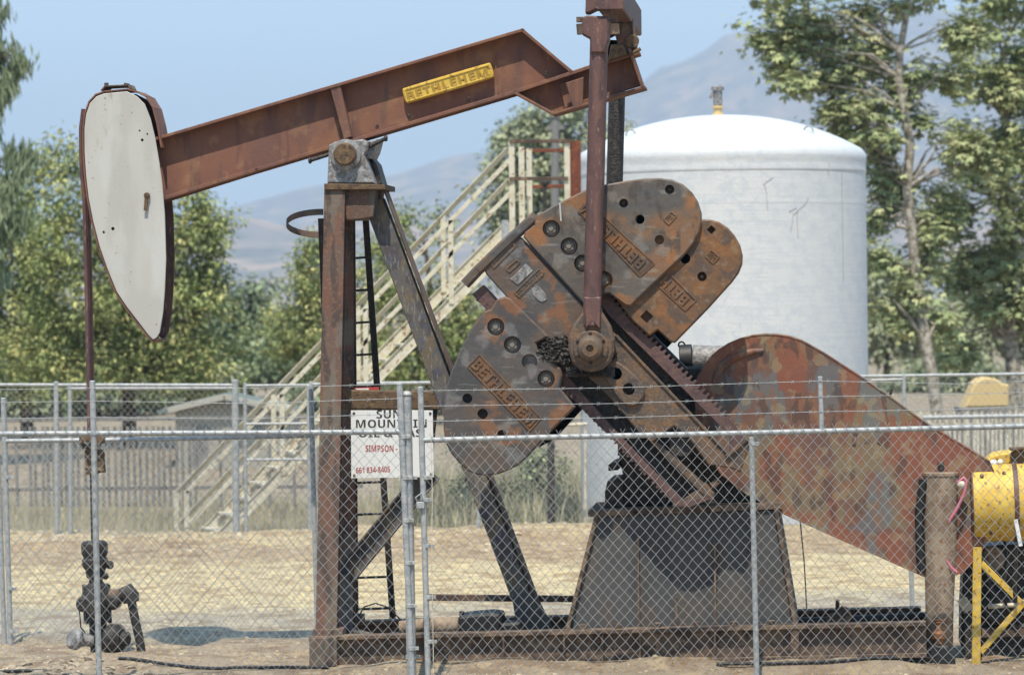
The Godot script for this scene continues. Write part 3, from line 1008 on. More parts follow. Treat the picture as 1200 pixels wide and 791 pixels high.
	obj("lower_brace", mb, M.leg_grey, t)
	mb = MB.new()
	mb.bar(Q(500, 700, -0.3), Q(676, 702, -0.3), 0.05, 0.05)
	obj("tie_bar", mb, M.post_rust, t)
	mb = MB.new()
	mb.bar(Q(508, 480, 0.02), Q(500, 560, 0.02), 0.05, 0.06)
	obj("sign_bracket", mb, M.oily, t)

	# ladder and hoop behind the post ----------------------------------------
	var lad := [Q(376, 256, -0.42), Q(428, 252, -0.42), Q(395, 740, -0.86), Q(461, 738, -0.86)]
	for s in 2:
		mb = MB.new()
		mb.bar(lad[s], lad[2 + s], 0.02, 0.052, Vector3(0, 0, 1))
		obj("ladder_rail", mb, M.oily, t)  # rails and rungs coloured dark to stand in for shade
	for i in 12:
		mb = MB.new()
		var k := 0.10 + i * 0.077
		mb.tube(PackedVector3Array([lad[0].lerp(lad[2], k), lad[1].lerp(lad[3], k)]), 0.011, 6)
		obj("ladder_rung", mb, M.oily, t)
	mb = MB.new()
	var hp := PackedVector3Array()
	for i in 25:
		var a := lerpf(-0.18, TAU * 0.5 + 0.18, i / 24.0)
		var c := Q(378, 262, -0.42)
		var cu := Vector3(c.x - sin(a) * 0.29, c.y + cos(a) * 0.085 - sin(a) * 0.01, -0.42 + cos(a) * 0.30)
		hp.append(cu)
	for i in 24:
		mb.bar(hp[i], hp[i + 1], 0.008, 0.05, (hp[i] - Q(378, 262, -0.42)).normalized(), 0.001)
	obj("safety_hoop", mb, M.post_rust, t)

	# saddle bearing -------------------------------------------------------------
	mb = MB.new()
	mb.ext(poly([385, 170, 392, 166, 425, 163, 432, 166, 430, 176, 427, 182, 433, 198, 439, 215, 383, 215], 0.26), 0.26, -0.26, 0.012)
	var sb := obj("saddle_bearing", mb, M.bearing_grey, t)
	mb = MB.new()
	var sc := q2(403.5, 180.5, 0.34)
	mb.cyl(Vector3(sc.x, sc.y, 0.20), Vector3(sc.x, sc.y, 0.345), 0.089, 28, 0.012)
	obj("shaft_end", mb, M.wood_brown, sb)
	mb = MB.new()
	mb.lathe(Vector3(sc.x, sc.y, 0.255), Vector3(0, 0, 1), [Vector2(0.12, 0), Vector2(0.12, 0.03), Vector2(0.085, 0.04), Vector2(0.085, 0)], 28)
	obj("cap_ring", mb, M.bearing_grey, sb)
	for b in [[363, 188, 388, 180], [432, 172, 452, 162]]:
		mb = MB.new()
		mb.tube(PackedVector3Array([Q(b[0], b[1], 0.2), Q(b[2], b[3], 0.2)]), 0.016, 8)
		var e0 := Q(b[0] if b[0] < 400 else b[2], b[1] if b[0] < 400 else b[3], 0.2)
		mb.cyl(e0 - Vector3(0.012, 0, 0), e0 + Vector3(0.012, 0, 0), 0.026, 8)
		obj("clamp_bolt", mb, M.oily, sb)
	mb = MB.new()
	mb.ext(poly([432, 166, 442, 163, 438, 178, 434, 186, 428, 186], 0.18), 0.18, -0.18)
	obj("lug", mb, M.bearing_grey, sb)
	mb = MB.new()
	mb.ext(poly([436, 186, 441, 192, 448, 216, 440, 216], 0.1), 0.1, -0.2)
	obj("rib", mb, M.oily, sb)

	# walking beam -----------------------------------------------------------
	mb = MB.new()
	mb.ext(poly([178, 166, 612, 34, 673, 84, 690, 82, 605, 113, 300, 204, 176, 243], 0.0), 0.010, -0.010, 0.002)
	var beam := obj("beam_web", mb, M.beam_rust, t)
	mb = MB.new()
	mb.plate(poly([172, 165.5, 612, 35, 669, 83.5], 0.115), -0.115, 0.115, 0.024)
	obj("top_flange", mb, M.beam_rust, beam)
	mb = MB.new()
	mb.plate(poly([176, 237, 300, 198.5, 604, 107.5, 692, 78, 748, 62], 0.115), -0.115, 0.115, 0.028)
	obj("bottom_flange", mb, M.beam_rust, beam)
	mb = MB.new()
	mb.ext(poly([386, 103, 398, 100, 411, 160, 402, 163], 0.13), 0.105, 0.008)
	obj("stiffener", mb, M.beam_rust, beam)
	mb = MB.new()
	mb.ext(poly([386, 103, 398, 100, 411, 160, 402, 163], 0.13), -0.008, -0.105)
	obj("stiffener", mb, M.beam_rust, beam)
	mb = MB.new()
	var wl := Q(578, 46, 0.02)
	var wr := Q(584, 110, 0.02)
	mb.bar(wl.lerp(wr, 0.02), wr.lerp(wl, 0.02), 0.006, 0.008)
	obj("weld_seam", mb, M.beam_rust, beam)
	for bp in [[441, 151], [548, 119], [639, 89], [478, 139]]:
		mb = MB.new()
		var c := Q(bp[0], bp[1], 0.1)
		mb.cyl(c, c + Vector3(0.01, 0.035, 0), 0.012, 6)
		obj("bolt", mb, M.oily, beam)
	# tail box
	mb = MB.new()
	mb.ext(poly([607, 110, 692, 80, 742, 66, 751, 101, 649, 131], 0.0), 0.012, -0.012, 0.002)
	var tail := obj("tail_web", mb, M.beam_rust, t)
	mb = MB.new()
	mb.plate(poly([604, 109, 648, 133, 755, 102], 0.15), -0.15, 0.15, 0.022)
	obj("bottom_flange", mb, M.beam_rust, tail)
	mb = MB.new()
	mb.plate(poly([738, 58, 753, 102], 0.15), -0.15, 0.15, 0.022)
	obj("end_plate", mb, M.beam_rust, tail)
	mb = MB.new()
	mb.ext(poly([656, 98, 684, 90, 682, 120, 662, 127], 0.05), 0.05, 0.0)
	obj("gusset", mb, M.beam_rust, tail)
	mb = MB.new()
	mb.ext(poly([663, 97, 684, 90, 683, 122, 672, 127], 0.15), 0.15, 0.12)
	obj("gusset", mb, M.beam_rust, tail)
	# nameplate on the beam
	mb = MB.new()
	mb.ext(rounded(poly([471, 105, 473, 103, 572, 73.5, 575, 74, 579, 89, 577, 91.5, 478, 121, 475, 120], 0.07), 1), 0.075, 0.01, 0.004)
	var np := obj("nameplate", mb, M.yellow_paint, t)
	tag(np, "yellow cast nameplate")
	writing("BETHLEHEM", Q(478, 118, 0.075), Q(573, 88.5, 0.075), 0.066, 0.010, M.yellow_dark, np)
	frame_text(np, M.yellow_paint, [473.5, 105.5, 573, 75.8, 576.5, 89, 477, 118.8], 0.075)

	# horsehead ------------------------------------------------------------------
	var hh := [148, 107, 160, 113, 169, 122, 176, 140, 181, 161, 186, 190, 189.5, 215, 192.5, 252, 194, 303, 192.5, 340, 190.5, 366, 186.5, 390, 183, 396, 178.5, 398, 173, 392.5, 162, 378, 148, 360, 136, 342, 125, 315, 116, 289, 108.5, 260, 103, 232, 100, 206, 98.3, 180, 98, 151, 100, 134, 104.5, 121, 112, 113, 121, 109.5]
	mb = MB.new()
	mb.ext(poly(hh, 0.175), 0.175, 0.160, 0.004)
	var holes := []
	for h in [[121, 272, 0.012], [131.5, 268, 0.014], [166, 164, 0.012], [172, 157, 0.008], [163, 153, 0.008]]:
		holes.append([Q(h[0], h[1], 0.175), h[2], 0.1, 10])
	var near := put("horsehead_plate", drilled(mb, holes), M.head_white, t)
	tag(near, "off-white painted side plate with rust specks")
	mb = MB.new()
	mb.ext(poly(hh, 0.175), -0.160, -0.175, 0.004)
	obj("horsehead_plate", mb, M.pitman_rust, t)  # dark colour paints in the shade on the far plate
	mb = MB.new()
	var rim := poly([188, 172, 183, 145, 178, 126, 170, 113, 160, 107.5, 148, 104.5, 121, 107, 111, 110.5, 103, 119, 98, 133, 96, 151, 96.3, 180, 98, 206, 101, 232, 106.5, 260, 114, 289, 123, 315, 134, 342.5, 146, 361, 160, 379, 171, 394, 178, 400, 184, 398], 0.175)
	mb.plate(rim, -0.165, 0.165, 0.012)
	obj("horsehead_rim", mb, M.beam_rust, t)
	mb = MB.new()
	mb.plate(poly([118, 105.5, 122, 101, 149, 99.5, 151, 103.5], 0.12), -0.12, 0.12, 0.012)
	mb.bar(Q(124, 104, 0.08), Q(124, 97, 0.08), 0.03, 0.03)
	mb.bar(Q(147, 103, 0.08), Q(148, 97.5, 0.08), 0.03, 0.04)
	obj("cable_anchor", mb, M.skid_rust, t)
	mb = MB.new()
	var kb := Q(172, 229, 0.175)
	mb.cyl(kb, kb + Vector3(0, 0, 0.035), 0.024, 8)
	mb.bar(kb + Vector3(0, 0, 0.028), kb + Vector3(-0.012, -0.12, 0.024), 0.012, 0.028)
	obj("latch_bolt", mb, M.wood_brown, near)
	# bridle ropes, carrier bar, polished rod
	for s in [0.05, -0.05]:
		mb = MB.new()
		var pp := PackedVector3Array()
		for k in [[98, 128], [95.2, 151], [95.3, 180], [96.5, 206], [99, 232], [101, 300], [103, 400], [104.5, 470], [105, 512]]:
			var p := Q(k[0] + (0.6 if s > 0 else 1.8), k[1], 0.0)
			pp.append(Vector3(p.x, p.y, s))
		mb.tube(pp, 0.017, 8)
		obj("wire_rope", mb, M.pitman_rust, t)
	mb = MB.new()
	mb.bar(Q(109, 512, 0.14), Q(109, 512, -0.14) , 0.15, 0.07, Vector3(1, 0, 0))
	mb.bar(Q(95, 512, 0.05), Q(120, 516, 0.05), 0.16, 0.055)
	mb.tube(PackedVector3Array([Q(96, 524, 0.06), Q(117, 521, 0.06)]), 0.016, 8)
	mb.tube(PackedVector3Array([Q(94, 519, 0.02), Q(108, 530, 0.08)]), 0.014, 8)
	obj("carrier_bar", mb, M.wood_brown, t)
	mb = MB.new()
	mb.bar(Q(106, 527, 0.02), Q(107.5, 556, 0.02), 0.09, 0.085)
	mb.bar(Q(114.5, 527, 0.02), Q(117, 554, 0.02), 0.08, 0.075)
	mb.tube(PackedVector3Array([Q(100, 548, 0.06), Q(121, 552, 0.06)]), 0.014, 8)
	mb.tube(PackedVector3Array([Q(99, 534, 0.06), Q(122, 533, 0.06)]), 0.014, 8)
	obj("rod_clamp", mb, M.wood_brown, t)
	mb = MB.new()
	mb.tube(PackedVector3Array([Q(106, 505, 0.0), Q(108.5, 640, 0.0)]), 0.017, 10)
	obj("polished_rod", mb, M.oily, t)

	# gearbox and pedestal -----------------------------------------------------
	mb = MB.new()
	var ped := poly([699, 606, 910, 598, 932, 736, 665, 742], 0.58)
	mb.ext(ped, 0.58, 0.56, 0.003)
	obj("pedestal_plate", mb, M.base_grey, t)
	mb = MB.new()
	mb.ext(ped, -0.38, -0.40, 0.003)
	obj("pedestal_plate", mb, M.base_grey, t)
	for e in [[699, 606, 664, 742], [910, 598, 933, 736]]:
		mb = MB.new()
		var pa := q2(e[0], e[1], 0.58)
		var pb := q2(e[2], e[3], 0.58)
		mb.plate(PackedVector2Array([pa, pb]), -0.44, 0.62, 0.03)
		obj("pedestal_end", mb, M.skid_rust, t)
	for e in [[748, 628, 749, 740], [793, 700, 794, 740], [838, 634, 839, 738], [884, 606, 886, 738]]:
		mb = MB.new()
		mb.bar(Q(e[0], e[1], 0.605), Q(e[2], e[3], 0.605), 0.016, 0.06, Vector3(1, 0, 0), 0.002)
		obj("rib", mb, M.skid_rust, t)
	mb = MB.new()
	mb.plate(poly([692, 602, 745, 600, 830, 596.5, 914, 593], 0.60), -0.44, 0.60, 0.05)
	obj("pedestal_top", mb, M.skid_rust, t)
	for px in [683, 725, 771, 818, 860, 905]:
		mb = MB.new()
		var c := Q(px, 739 - (px - 683) * 0.02, 0.68)
		mb.cyl(c, c + Vector3(0, 0.05, 0), 0.03, 6)
		obj("anchor_bolt", mb, M.skid_rust, t)
	mb = MB.new()
	mb.ext(poly([722, 594, 722, 568, 730, 556, 726, 540, 726, 452, 745, 432, 850, 428, 895, 470, 902, 560, 902, 592], 0.36), 0.36, -0.36, 0.02)
	var gear := obj("gearbox", mb, M.oily, t)
	mb = MB.new()
	mb.ext(poly([713, 545, 724, 541, 724, 551, 713, 552], 0.42), 0.42, -0.42, 0.004)
	mb.ext(poly([712, 564, 730, 562, 730, 594, 709, 596, 709, 576], 0.42), 0.42, -0.42, 0.004)
	mb.ext(poly([724, 520, 900, 513, 900, 527, 724, 534], 0.44), 0.44, -0.44, 0.006)
	obj("casing_flange", mb, M.oily, gear)
	mb = MB.new()
	var sh := q2(800, 520, 0.9)
	mb.cyl(Vector3(sh.x, sh.y, -0.90), Vector3(sh.x, sh.y, 0.90), 0.10, 24)
	obj("crank_shaft", mb, M.oily, t)
	# brake drum, its cap and lifting eye
	mb = MB.new()
	var ba := Q(812, 420, 0.10)
	var bb := Q(842, 422, 0.10)
	mb.cyl(ba, bb + Vector3(0.2, 0, 0), 0.105, 24)
	obj("brake_cylinder", mb, M.bearing_grey, t)
	mb = MB.new()
	mb.cyl(Q(797, 421, 0.10), ba, 0.112, 24)
	obj("brake_cap", mb, M.rubber, t)
	mb = MB.new()
	var ey := Q(799, 406, 0.12)
	var ring := PackedVector3Array()
	for i in 13: ring.append(ey + Vector3(cos(TAU * i / 12.0), sin(TAU * i / 12.0), 0) * 0.024 + Vector3(0, 0.012, 0))
	mb.tube(ring, 0.008, 6, false)
	mb.tube(PackedVector3Array([ey + Vector3(0, -0.012, 0), ey + Vector3(0, -0.06, 0)]), 0.008, 6)
	obj("lifting_eye", mb, M.black, t)
	mb = MB.new()
	var dc := Q(826, 421, -0.1)
	mb.cyl(dc, dc + Vector3(0, 0, 0.04), 0.075, 24)
	obj("brake_drum", mb, M.wood_brown, t)

	# belt guard ------------------------------------------------------------------
	var gp := poly([815, 452, 819, 440, 827, 427, 835, 417, 843, 410, 854, 403, 867, 397.5, 882, 393.5, 897, 392, 912, 392.5, 927, 395, 940, 399.5, 950, 405, 965, 413.5, 980, 423, 1014, 445, 1047, 468, 1084, 495, 1137, 527, 1160, 541, 1165, 552, 1163, 600, 1150, 650, 1128, 671, 1105, 678, 1083, 675, 977, 628, 910, 598, 872, 577, 845, 555, 826, 525, 816, 490], 0.50)
	mb = MB.new()
	mb.ext(gp, 0.50, 0.485, 0.003)
	var gd := obj("belt_guard", mb, M.guard_paint, t)
	tag(gd, "red, ochre and grey weathered belt guard")
	mb = MB.new()
	mb.ext(gp, 0.18, 0.165, 0.003)
	obj("back_plate", mb, M.guard_paint, gd)
	mb = MB.new()
	var gc := gp.duplicate()
	gc.append(gp[0])
	mb.plate(gc, 0.16, 0.505, 0.012)
	obj("rim_band", mb, M.guard_paint, gd)
	mb = MB.new()
	var arc := PackedVector3Array()
	for k in [[836, 449], [840, 440], [847, 429], [857, 421], [870, 415.5], [884, 412], [895, 411]]: arc.append(Q(k[0], k[1], 0.50))
	mb.tube(arc, [0.012, 0.026, 0.032, 0.032, 0.030, 0.026, 0.016], 10)
	obj("curved_handle", mb, M.guard_paint, gd)
	mb = MB.new()
	mb.bar(Q(1043, 466, 0.4), Q(1046, 456, 0.4), 0.02, 0.02)
	obj("lug", mb, M.oily, gd)
	for k in [[1001, 521, 1004, 500], [1031, 519, 1033, 512]]:
		mb = MB.new()
		mb.bar(Q(k[0], k[1], 0.503), Q(k[2], k[3], 0.503), 0.012, 0.03)
		obj("patch", mb, M.pitman_rust, gd)

	# cranks -----------------------------------------------------------------------
	var ct: Material = M.crank_iron
	var zc := 0.97
	mb = MB.new()   # middle plate, weight end
	mb.ext(poly([566, 315, 568, 312, 606, 278, 610, 278, 684, 358, 702, 377, 668, 425, 645, 400, 600, 355, 570, 322], zc), zc, 0.82, 0.010)
	var crank := obj("crank", mb, M.weight_dark, t)
	put("crank", flip(mb.mesh()), M.weight_dark, t)
	mb = MB.new()   # hub end
	mb.ext(poly([703, 378, 720, 391, 785, 460, 854, 532, 876, 514, 880, 520, 868, 554, 858, 549, 830, 545, 806, 512, 790, 500, 764, 519, 748, 507, 716, 467, 690, 442, 669, 426], zc), zc, 0.82, 0.010)
	var hub_mesh := drilled(mb, [[Q(722, 438, zc), 0.046, 0.3, 20], [Q(737, 456, zc), 0.046, 0.3, 20]])
	put("crank_hub", hub_mesh, ct, t)
	put("crank_hub", flip(hub_mesh), ct, t)
	mb = MB.new()   # added dark plate standing in for the shaded depth between the rails
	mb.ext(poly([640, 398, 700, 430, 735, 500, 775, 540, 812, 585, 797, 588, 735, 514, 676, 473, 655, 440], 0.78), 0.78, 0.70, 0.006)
	obj("shade_filler", mb, M.oily, crank)
	mb = MB.new()  # upper filler plate, dark for the shadow lying on the rail
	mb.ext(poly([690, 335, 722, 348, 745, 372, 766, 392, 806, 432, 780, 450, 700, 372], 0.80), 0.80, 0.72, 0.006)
	obj("shade_filler", mb, M.oily, crank)
	# end lip
	mb = MB.new()
	var lip := PackedVector3Array([Q(545, 333, 0.93), Q(560, 317, 0.93), Q(590, 288, 0.93), Q(627, 254, 0.93)])
	for i in 3: mb.bar(lip[i], lip[i + 1] + (lip[i + 1] - lip[i]).normalized() * 0.01, 0.12, 0.075, Vector3(0, 0, 1), 0.02)
	obj("end_lip", mb, M.weight_dark, crank)
	# recessed toothed rails either side
	var rails := MB.new()
	rails.ext(poly([713, 369, 700, 352, 640, 290, 652, 280, 741, 377, 839, 477, 873, 512, 866, 535, 855, 530, 855, 510], 0.90), 0.90, 0.78, 0.004)
	var outp := (q2(780, 340, 0.90) - q2(770, 350, 0.90)).normalized()
	teeth(rails, q2(700, 335, 0.90), q2(868, 506, 0.90), outp, 0.046, 0.90, 0.785)
	rails.ext(poly([553, 345, 566, 334, 640, 412, 717, 500, 730, 514, 801, 588, 835, 580, 834, 585, 808, 595, 795, 594, 716, 513, 640, 438], 0.90), 0.90, 0.78, 0.004)
	teeth(rails, q2(794, 592, 0.90), q2(562, 346, 0.90), -outp, 0.046, 0.90, 0.785)
	obj("toothed_rail", rails, M.rail_iron, crank)
	mb = MB.new()
	mb.ext(poly([763, 519, 768, 515, 838, 578, 836, 586, 829, 585], 0.90), 0.90, 0.80, 0.006)
	mb.ext(poly([829, 585, 808, 595, 797, 592, 800, 586, 828, 566, 838, 578], 0.89), 0.89, 0.78, 0.006)
	mb.bar(Q(835, 570, 0.88), Q(843, 562, 0.88), 0.05, 0.05)
	obj("clamp_foot", mb, ct, crank)
	mb = MB.new()
	mb.bar(Q(852, 535, 0.945), Q(876, 514, 0.945), 0.10, 0.03)
	obj("stop_lug", mb, ct, crank)
	# machined rib along the plate's upper edge
	mb = MB.new()
	mb.bar(Q(722, 393, zc + 0.006), Q(852, 530, zc + 0.006), 0.02, 0.022, Vector3(0, 0, 1), 0.005)
	obj("edge_rib", mb, ct, crank)
	# boss with two pin holes
	mb = MB.new()
	mb.ext(rounded(poly([712, 424, 724, 422, 754, 448, 757, 462, 748, 475, 736, 477, 724, 468, 706, 440], 1.0), 2), zc + 0.035, zc - 0.02, 0.012)
	put("pin_boss", drilled(mb, [[Q(722, 438, zc + 0.03), 0.046, 0.3, 20], [Q(737, 456, zc + 0.03), 0.046, 0.3, 20]]), ct, crank)
	# plates and small writing on the arm
	mb = MB.new()
	mb.ext(poly([598, 327, 616, 309, 625, 317, 607, 334], zc), zc + 0.006, zc - 0.004, 0.002)
	mb.ext(rounded(poly([621, 341, 630, 333, 643, 349, 634, 356], zc), 1), zc + 0.006, zc - 0.004, 0.002)
	tag(obj("rating_plate", mb, M.bearing_grey, crank), "pale metal plates")
	writing("BETHLEHEM", Q(633, 317.5, zc), Q(605, 344.5, zc), 0.042, 0.012, ct, crank)
	frame_text(crank, ct, [603, 343, 632, 315, 637, 320, 608, 348], zc)
	frame_text(crank, ct, [576, 310, 601, 285, 604, 289, 579, 314], zc)
	frame_text(crank, ct, [593, 315, 606, 304, 609, 308, 597, 319], zc)

	# counterweights: [outline, front z, back z, material, round recessed bolts, plain holes]
	var up_w := [628, 253, 650, 240, 687, 222, 710, 216, 733, 212, 755, 209, 773, 208.5, 788, 210.5, 801, 216, 811, 225, 818, 236, 822, 249, 822.5, 260, 820, 272, 814, 284, 804, 297, 770, 329, 739, 359, 733, 358, 714, 344, 700, 347, 684, 356, 613, 278, 615, 272, 626, 264]
	mb = MB.new()
	mb.ext(poly(up_w, 1.0), 1.0, 0.86, 0.012)
	var nuts := [[646, 268], [667, 288.5], [683, 308.5], [708, 328]]
	holes = []
	for h in nuts: holes.append([Q(h[0], h[1], 1.0), 0.066, 0.06, 24])
	for h in [[731, 238, 0.034], [773, 281, 0.036], [785, 222, 0.036]]: holes.append([Q(h[0], h[1], 1.0), h[2], 0.08, 16])
	holes.append([Q(750, 257, 1.0), 0.036, 0.3, 16])
	var um := drilled(mb, holes)
	var wt := put("counterweight", um, M.weight_iron, t)
	put("counterweight", flip(um, Vector3(-0.16, -0.08, 0)), M.weight_iron, t)
	for h in nuts: hexnut(Q(h[0], h[1], 0.94), 0.044, wt)
	for h in [[731, 238], [773, 281], [785, 222]]:
		mb = MB.new()
		var c := Q(h[0], h[1], 0.925)
		mb.cyl(c, c + Vector3(0, 0, 0.02), 0.018, 10)
		obj("stud", mb, M.weight_iron, wt)
	mb = MB.new()
	mb.ext(poly([681, 248, 689, 238, 765, 309, 750, 322], 1.0), 1.003, 0.995, 0.001)
	obj("letter_panel", mb, M.weight_brown, wt)
	frame_text(wt, M.weight_brown, [679, 248, 689, 236, 767, 309, 750, 324], 1.0)
	writing("BETHLEHEM", Q(757.5, 306.5, 1.0), Q(686, 238, 1.0), 0.085, 0.022, M.weight_brown, wt)
	frame_text(wt, M.weight_iron, [778, 257, 787, 248, 793, 253, 784, 263], 1.0)
	writing("O-3A", Q(791, 255.5, 1.0), Q(783, 249, 1.0), 0.04, 0.012, M.weight_iron, wt)
	for k in [[656, 237, 657.5, 259, 0.012]]:
		mb = MB.new()
		mb.bar(Q(k[0], k[1], 1.001), Q(k[2], k[3], 1.001), 0.003, k[4])
		obj("paint_drip", mb, M.head_white, wt)
	# second weight behind it
	mb = MB.new()
	mb.ext(poly([700, 335, 730, 290, 800, 262, 823, 257, 834, 257.5, 843, 260, 853, 266.5, 861, 275.5, 867.5, 287, 870.5, 299, 870, 310, 866, 320, 858, 331, 830, 362, 791, 402, 786, 401, 771, 387, 761, 394, 741, 376, 722, 350], 0.955), 0.955, 0.82, 0.012)
	holes = [[Q(823, 324, 0.955), 0.036, 0.08, 16], [Q(834, 269, 0.955), 0.034, 0.08, 4], [Q(758, 371, 0.955), 0.050, 0.06, 4], [Q(803, 303, 0.955), 0.040, 0.3, 16]]
	var bm := drilled(mb, holes)
	var bw := put("counterweight", bm, M.weight_brown, t)
	put("counterweight", flip(bm, Vector3(-0.16, -0.08, 0)), M.weight_brown, t)
	frame_text(bw, M.weight_brown, [772, 335, 786, 322, 816, 352, 803, 364], 0.955)
	writing("BETH", Q(808.5, 349.5, 0.955), Q(781, 322.5, 0.955), 0.085, 0.016, M.weight_brown, bw)
	frame_text(bw, M.weight_brown, [827, 300, 834, 293, 843, 301, 836, 309], 0.955)
	writing("O-3A", Q(841.5, 302.5, 0.955), Q(832.5, 294.5, 0.955), 0.04, 0.012, M.weight_brown, bw)
	mb = MB.new()
	var st := Q(823, 324, 0.895)
	mb.cyl(st, st + Vector3(0, 0, 0.02), 0.014, 8)
	obj("stud", mb, M.steel, bw)
	# lower left weight
	var lo_w := [582, 351, 592, 347, 598, 350, 643, 394, 636, 398, 628, 402, 630, 410, 637, 417, 648, 424, 657, 432, 659, 440, 656, 455, 674, 477, 645, 506, 616, 537.5, 606, 546, 596, 551.5, 583, 556, 570, 557.5, 559, 556.5, 549, 552.5, 538, 543, 528, 531, 522, 519, 519.5, 503, 519.5, 485, 522, 456, 528, 437, 538, 413, 552, 385, 567, 365, 575, 362]
	mb = MB.new()
	mb.ext(poly(lo_w, 1.0), 1.0, 0.86, 0.012)
	nuts = [[581, 383], [600.5, 404], [640, 444]]
	holes = []
	for h in nuts: holes.append([Q(h[0], h[1], 1.0), 0.066, 0.06, 24])
	for h in [[547.5, 467, 0.038], [565.5, 485, 0.040], [588, 509, 0.034]]: holes.append([Q(h[0], h[1], 1.0), h[2], 0.09, 18])
	holes.append([Q(620.5, 424, 1.0), 0.060, 0.035, 24])
	var lm := drilled(mb, holes)
	var lw := put("counterweight", lm, M.weight_dark, t)
	tag(lw, "dark iron weight with raised letters and dusty lower rim")
	put("counterweight", flip(lm, Vector3(0.10, 0.10, 0)), M.weight_dark, t)
	for h in nuts: hexnut(Q(h[0], h[1], 0.94), 0.044, lw)
	mb = MB.new()
	mb.ext(poly([550, 430, 562, 418, 632, 490, 621, 503], 1.0), 1.003, 0.995, 0.001)
	obj("letter_panel", mb, M.weight_brown, lw)
	frame_text(lw, M.weight_brown, [548, 430, 562, 416, 634, 490, 621, 505], 1.0)
	writing("BETHLEHEM", Q(552, 429, 1.0), Q(621, 500, 1.0), 0.085, 0.022, M.weight_brown, lw)
	# second lower weight behind
	mb = MB.new()
	mb.ext(poly([557, 352, 566, 341, 580, 352, 660, 440, 640, 500, 605, 535, 560, 550, 530, 530, 524, 480, 535, 420, 560, 372, 570, 362, 566, 357], 0.855), 0.855, 0.70, 0.01)
	obj("counterweight", mb, M.weight_dark, t)
	put("counterweight", flip(mb.mesh(), Vector3(0.10, 0.10, 0)), M.weight_dark, t)

	# crank pins and pitmans ----------------------------------------------------------
	var pin := q2(693, 408, 1.1)
	var ptop := q2(702.5, 22, 1.1)
	for s in [1.0, -1.0]:
		mb = MB.new()
		mb.tube(PackedVector3Array([Vector3(ptop.x, ptop.y - 0.1, 1.12 * s), Vector3(lerpf(ptop.x, pin.x, 0.92), lerpf(ptop.y, pin.y, 0.93), 1.12 * s)]), 0.068, 24)
		var pit := obj("pitman", mb, M.pitman_rust if s > 0 else M.oily, t)  # the far pitman takes a darker material than the near one
		mb = MB.new()
		var hp2 := poly([683, 366, 684, 360, 705, 360, 706, 366, 716, 382, 720.5, 398, 720, 412, 716, 424, 707, 433, 693, 436, 680, 433, 671, 424, 666.5, 410, 667, 396, 672, 381], 1.1)
		mb.ext(hp2, 1.15, 1.01, 0.018)
		if s > 0: obj("pin_bearing", mb, ct, pit)
		else: put("pin_bearing", flip(mb.mesh()), ct, pit)
		mb = MB.new()
		mb.ext(poly([685, 348, 705, 348, 704, 386, 695, 377, 687, 386], 1.13), 1.19, 1.13, 0.01)
		if s > 0: obj("fork", mb, M.pitman_rust, pit)
		else: put("fork", flip(mb.mesh()), M.pitman_rust, pit)
		mb = MB.new()
		mb.lathe(Vector3(pin.x, pin.y, 1.13 * s), Vector3(0, 0, s), [Vector2(0.135, 0), Vector2(0.135, 0.035), Vector2(0.125, 0.045), Vector2(0.10, 0.045), Vector2(0.095, 0.06), Vector2(0.088, 0.105), Vector2(0.06, 0.125), Vector2(0.028, 0.128), Vector2(0.026, 0.10), Vector2(0, 0.10)], 32)
		obj("pin_hub", mb, ct, pit)
		if s > 0:
			for i in 6:
				var a := TAU * (i + 0.5) / 6.0
				var c := Vector3(pin.x + cos(a) * 0.113, pin.y + sin(a) * 0.113, 1.172)
				var b2 := MB.new()
				b2.cyl(c, c + Vector3(0, 0, 0.014), 0.014, 6)
				obj("bolt", b2, M.oily, pit)
	# caked grease round the near pin
	mb = MB.new()
	rng.seed = 8
	var gn := FastNoiseLite.new()
	gn.seed = 4
	gn.frequency = 0.11
	gn.fractal_octaves = 4
	for blob in [[652.0, 411.0, 24.0, 19.0, 0.975, 0.055], [714.0, 414.0, 9.0, 13.0, 0.97, 0.022], [692.0, 436.0, 25.0, 5.0, 1.06, 0.05]]:
		var grid := []
		for iy in 25:
			var row := []
			for ix in 29:
				var fx := (ix / 28.0 - 0.5) * 2.0
				var fy := (iy / 24.0 - 0.5) * 2.0
				var px: float = blob[0] + fx * blob[2] * 1.15
				var py: float = blob[1] + fy * blob[3] * 1.15
				var rr := sqrt(fx * fx + fy * fy) * 1.15 + gn.get_noise_2d(px * 0.9, py * 0.9) * 0.45
				var lump := gn.get_noise_2d(px * 1.6 + 50.0, py * 1.6) * 0.5 + gn.get_noise_2d(px * 4.0, py * 4.0 + 90.0) * 0.5
				var zz: float = blob[4] - 0.03 + smoothstep(1.05, 0.75, rr) * (0.035 + blob[5] * (0.55 + lump * 0.9))
				var p := Q(px, py, zz)
				row.append(p)
			grid.append(row)
		for iy in 24:
			for ix in 28:
				mb.quad(grid[iy][ix], grid[iy][ix + 1], grid[iy + 1][ix + 1], grid[iy + 1][ix], Vector3(0, 0, 1))
	obj("caked_grease", mb, M.oily, t)
	# equaliser and tail bearing -------------------------------------------------------
	mb = MB.new()
	mb.bar(Vector3(ptop.x + 0.09, ptop.y + 0.17, -1.24), Vector3(ptop.x + 0.09, ptop.y + 0.17, 1.24), 0.20, 0.22, Vector3(1, 0, 0), 0.01)
	var eq := obj("equaliser", mb, M.pitman_rust, t)
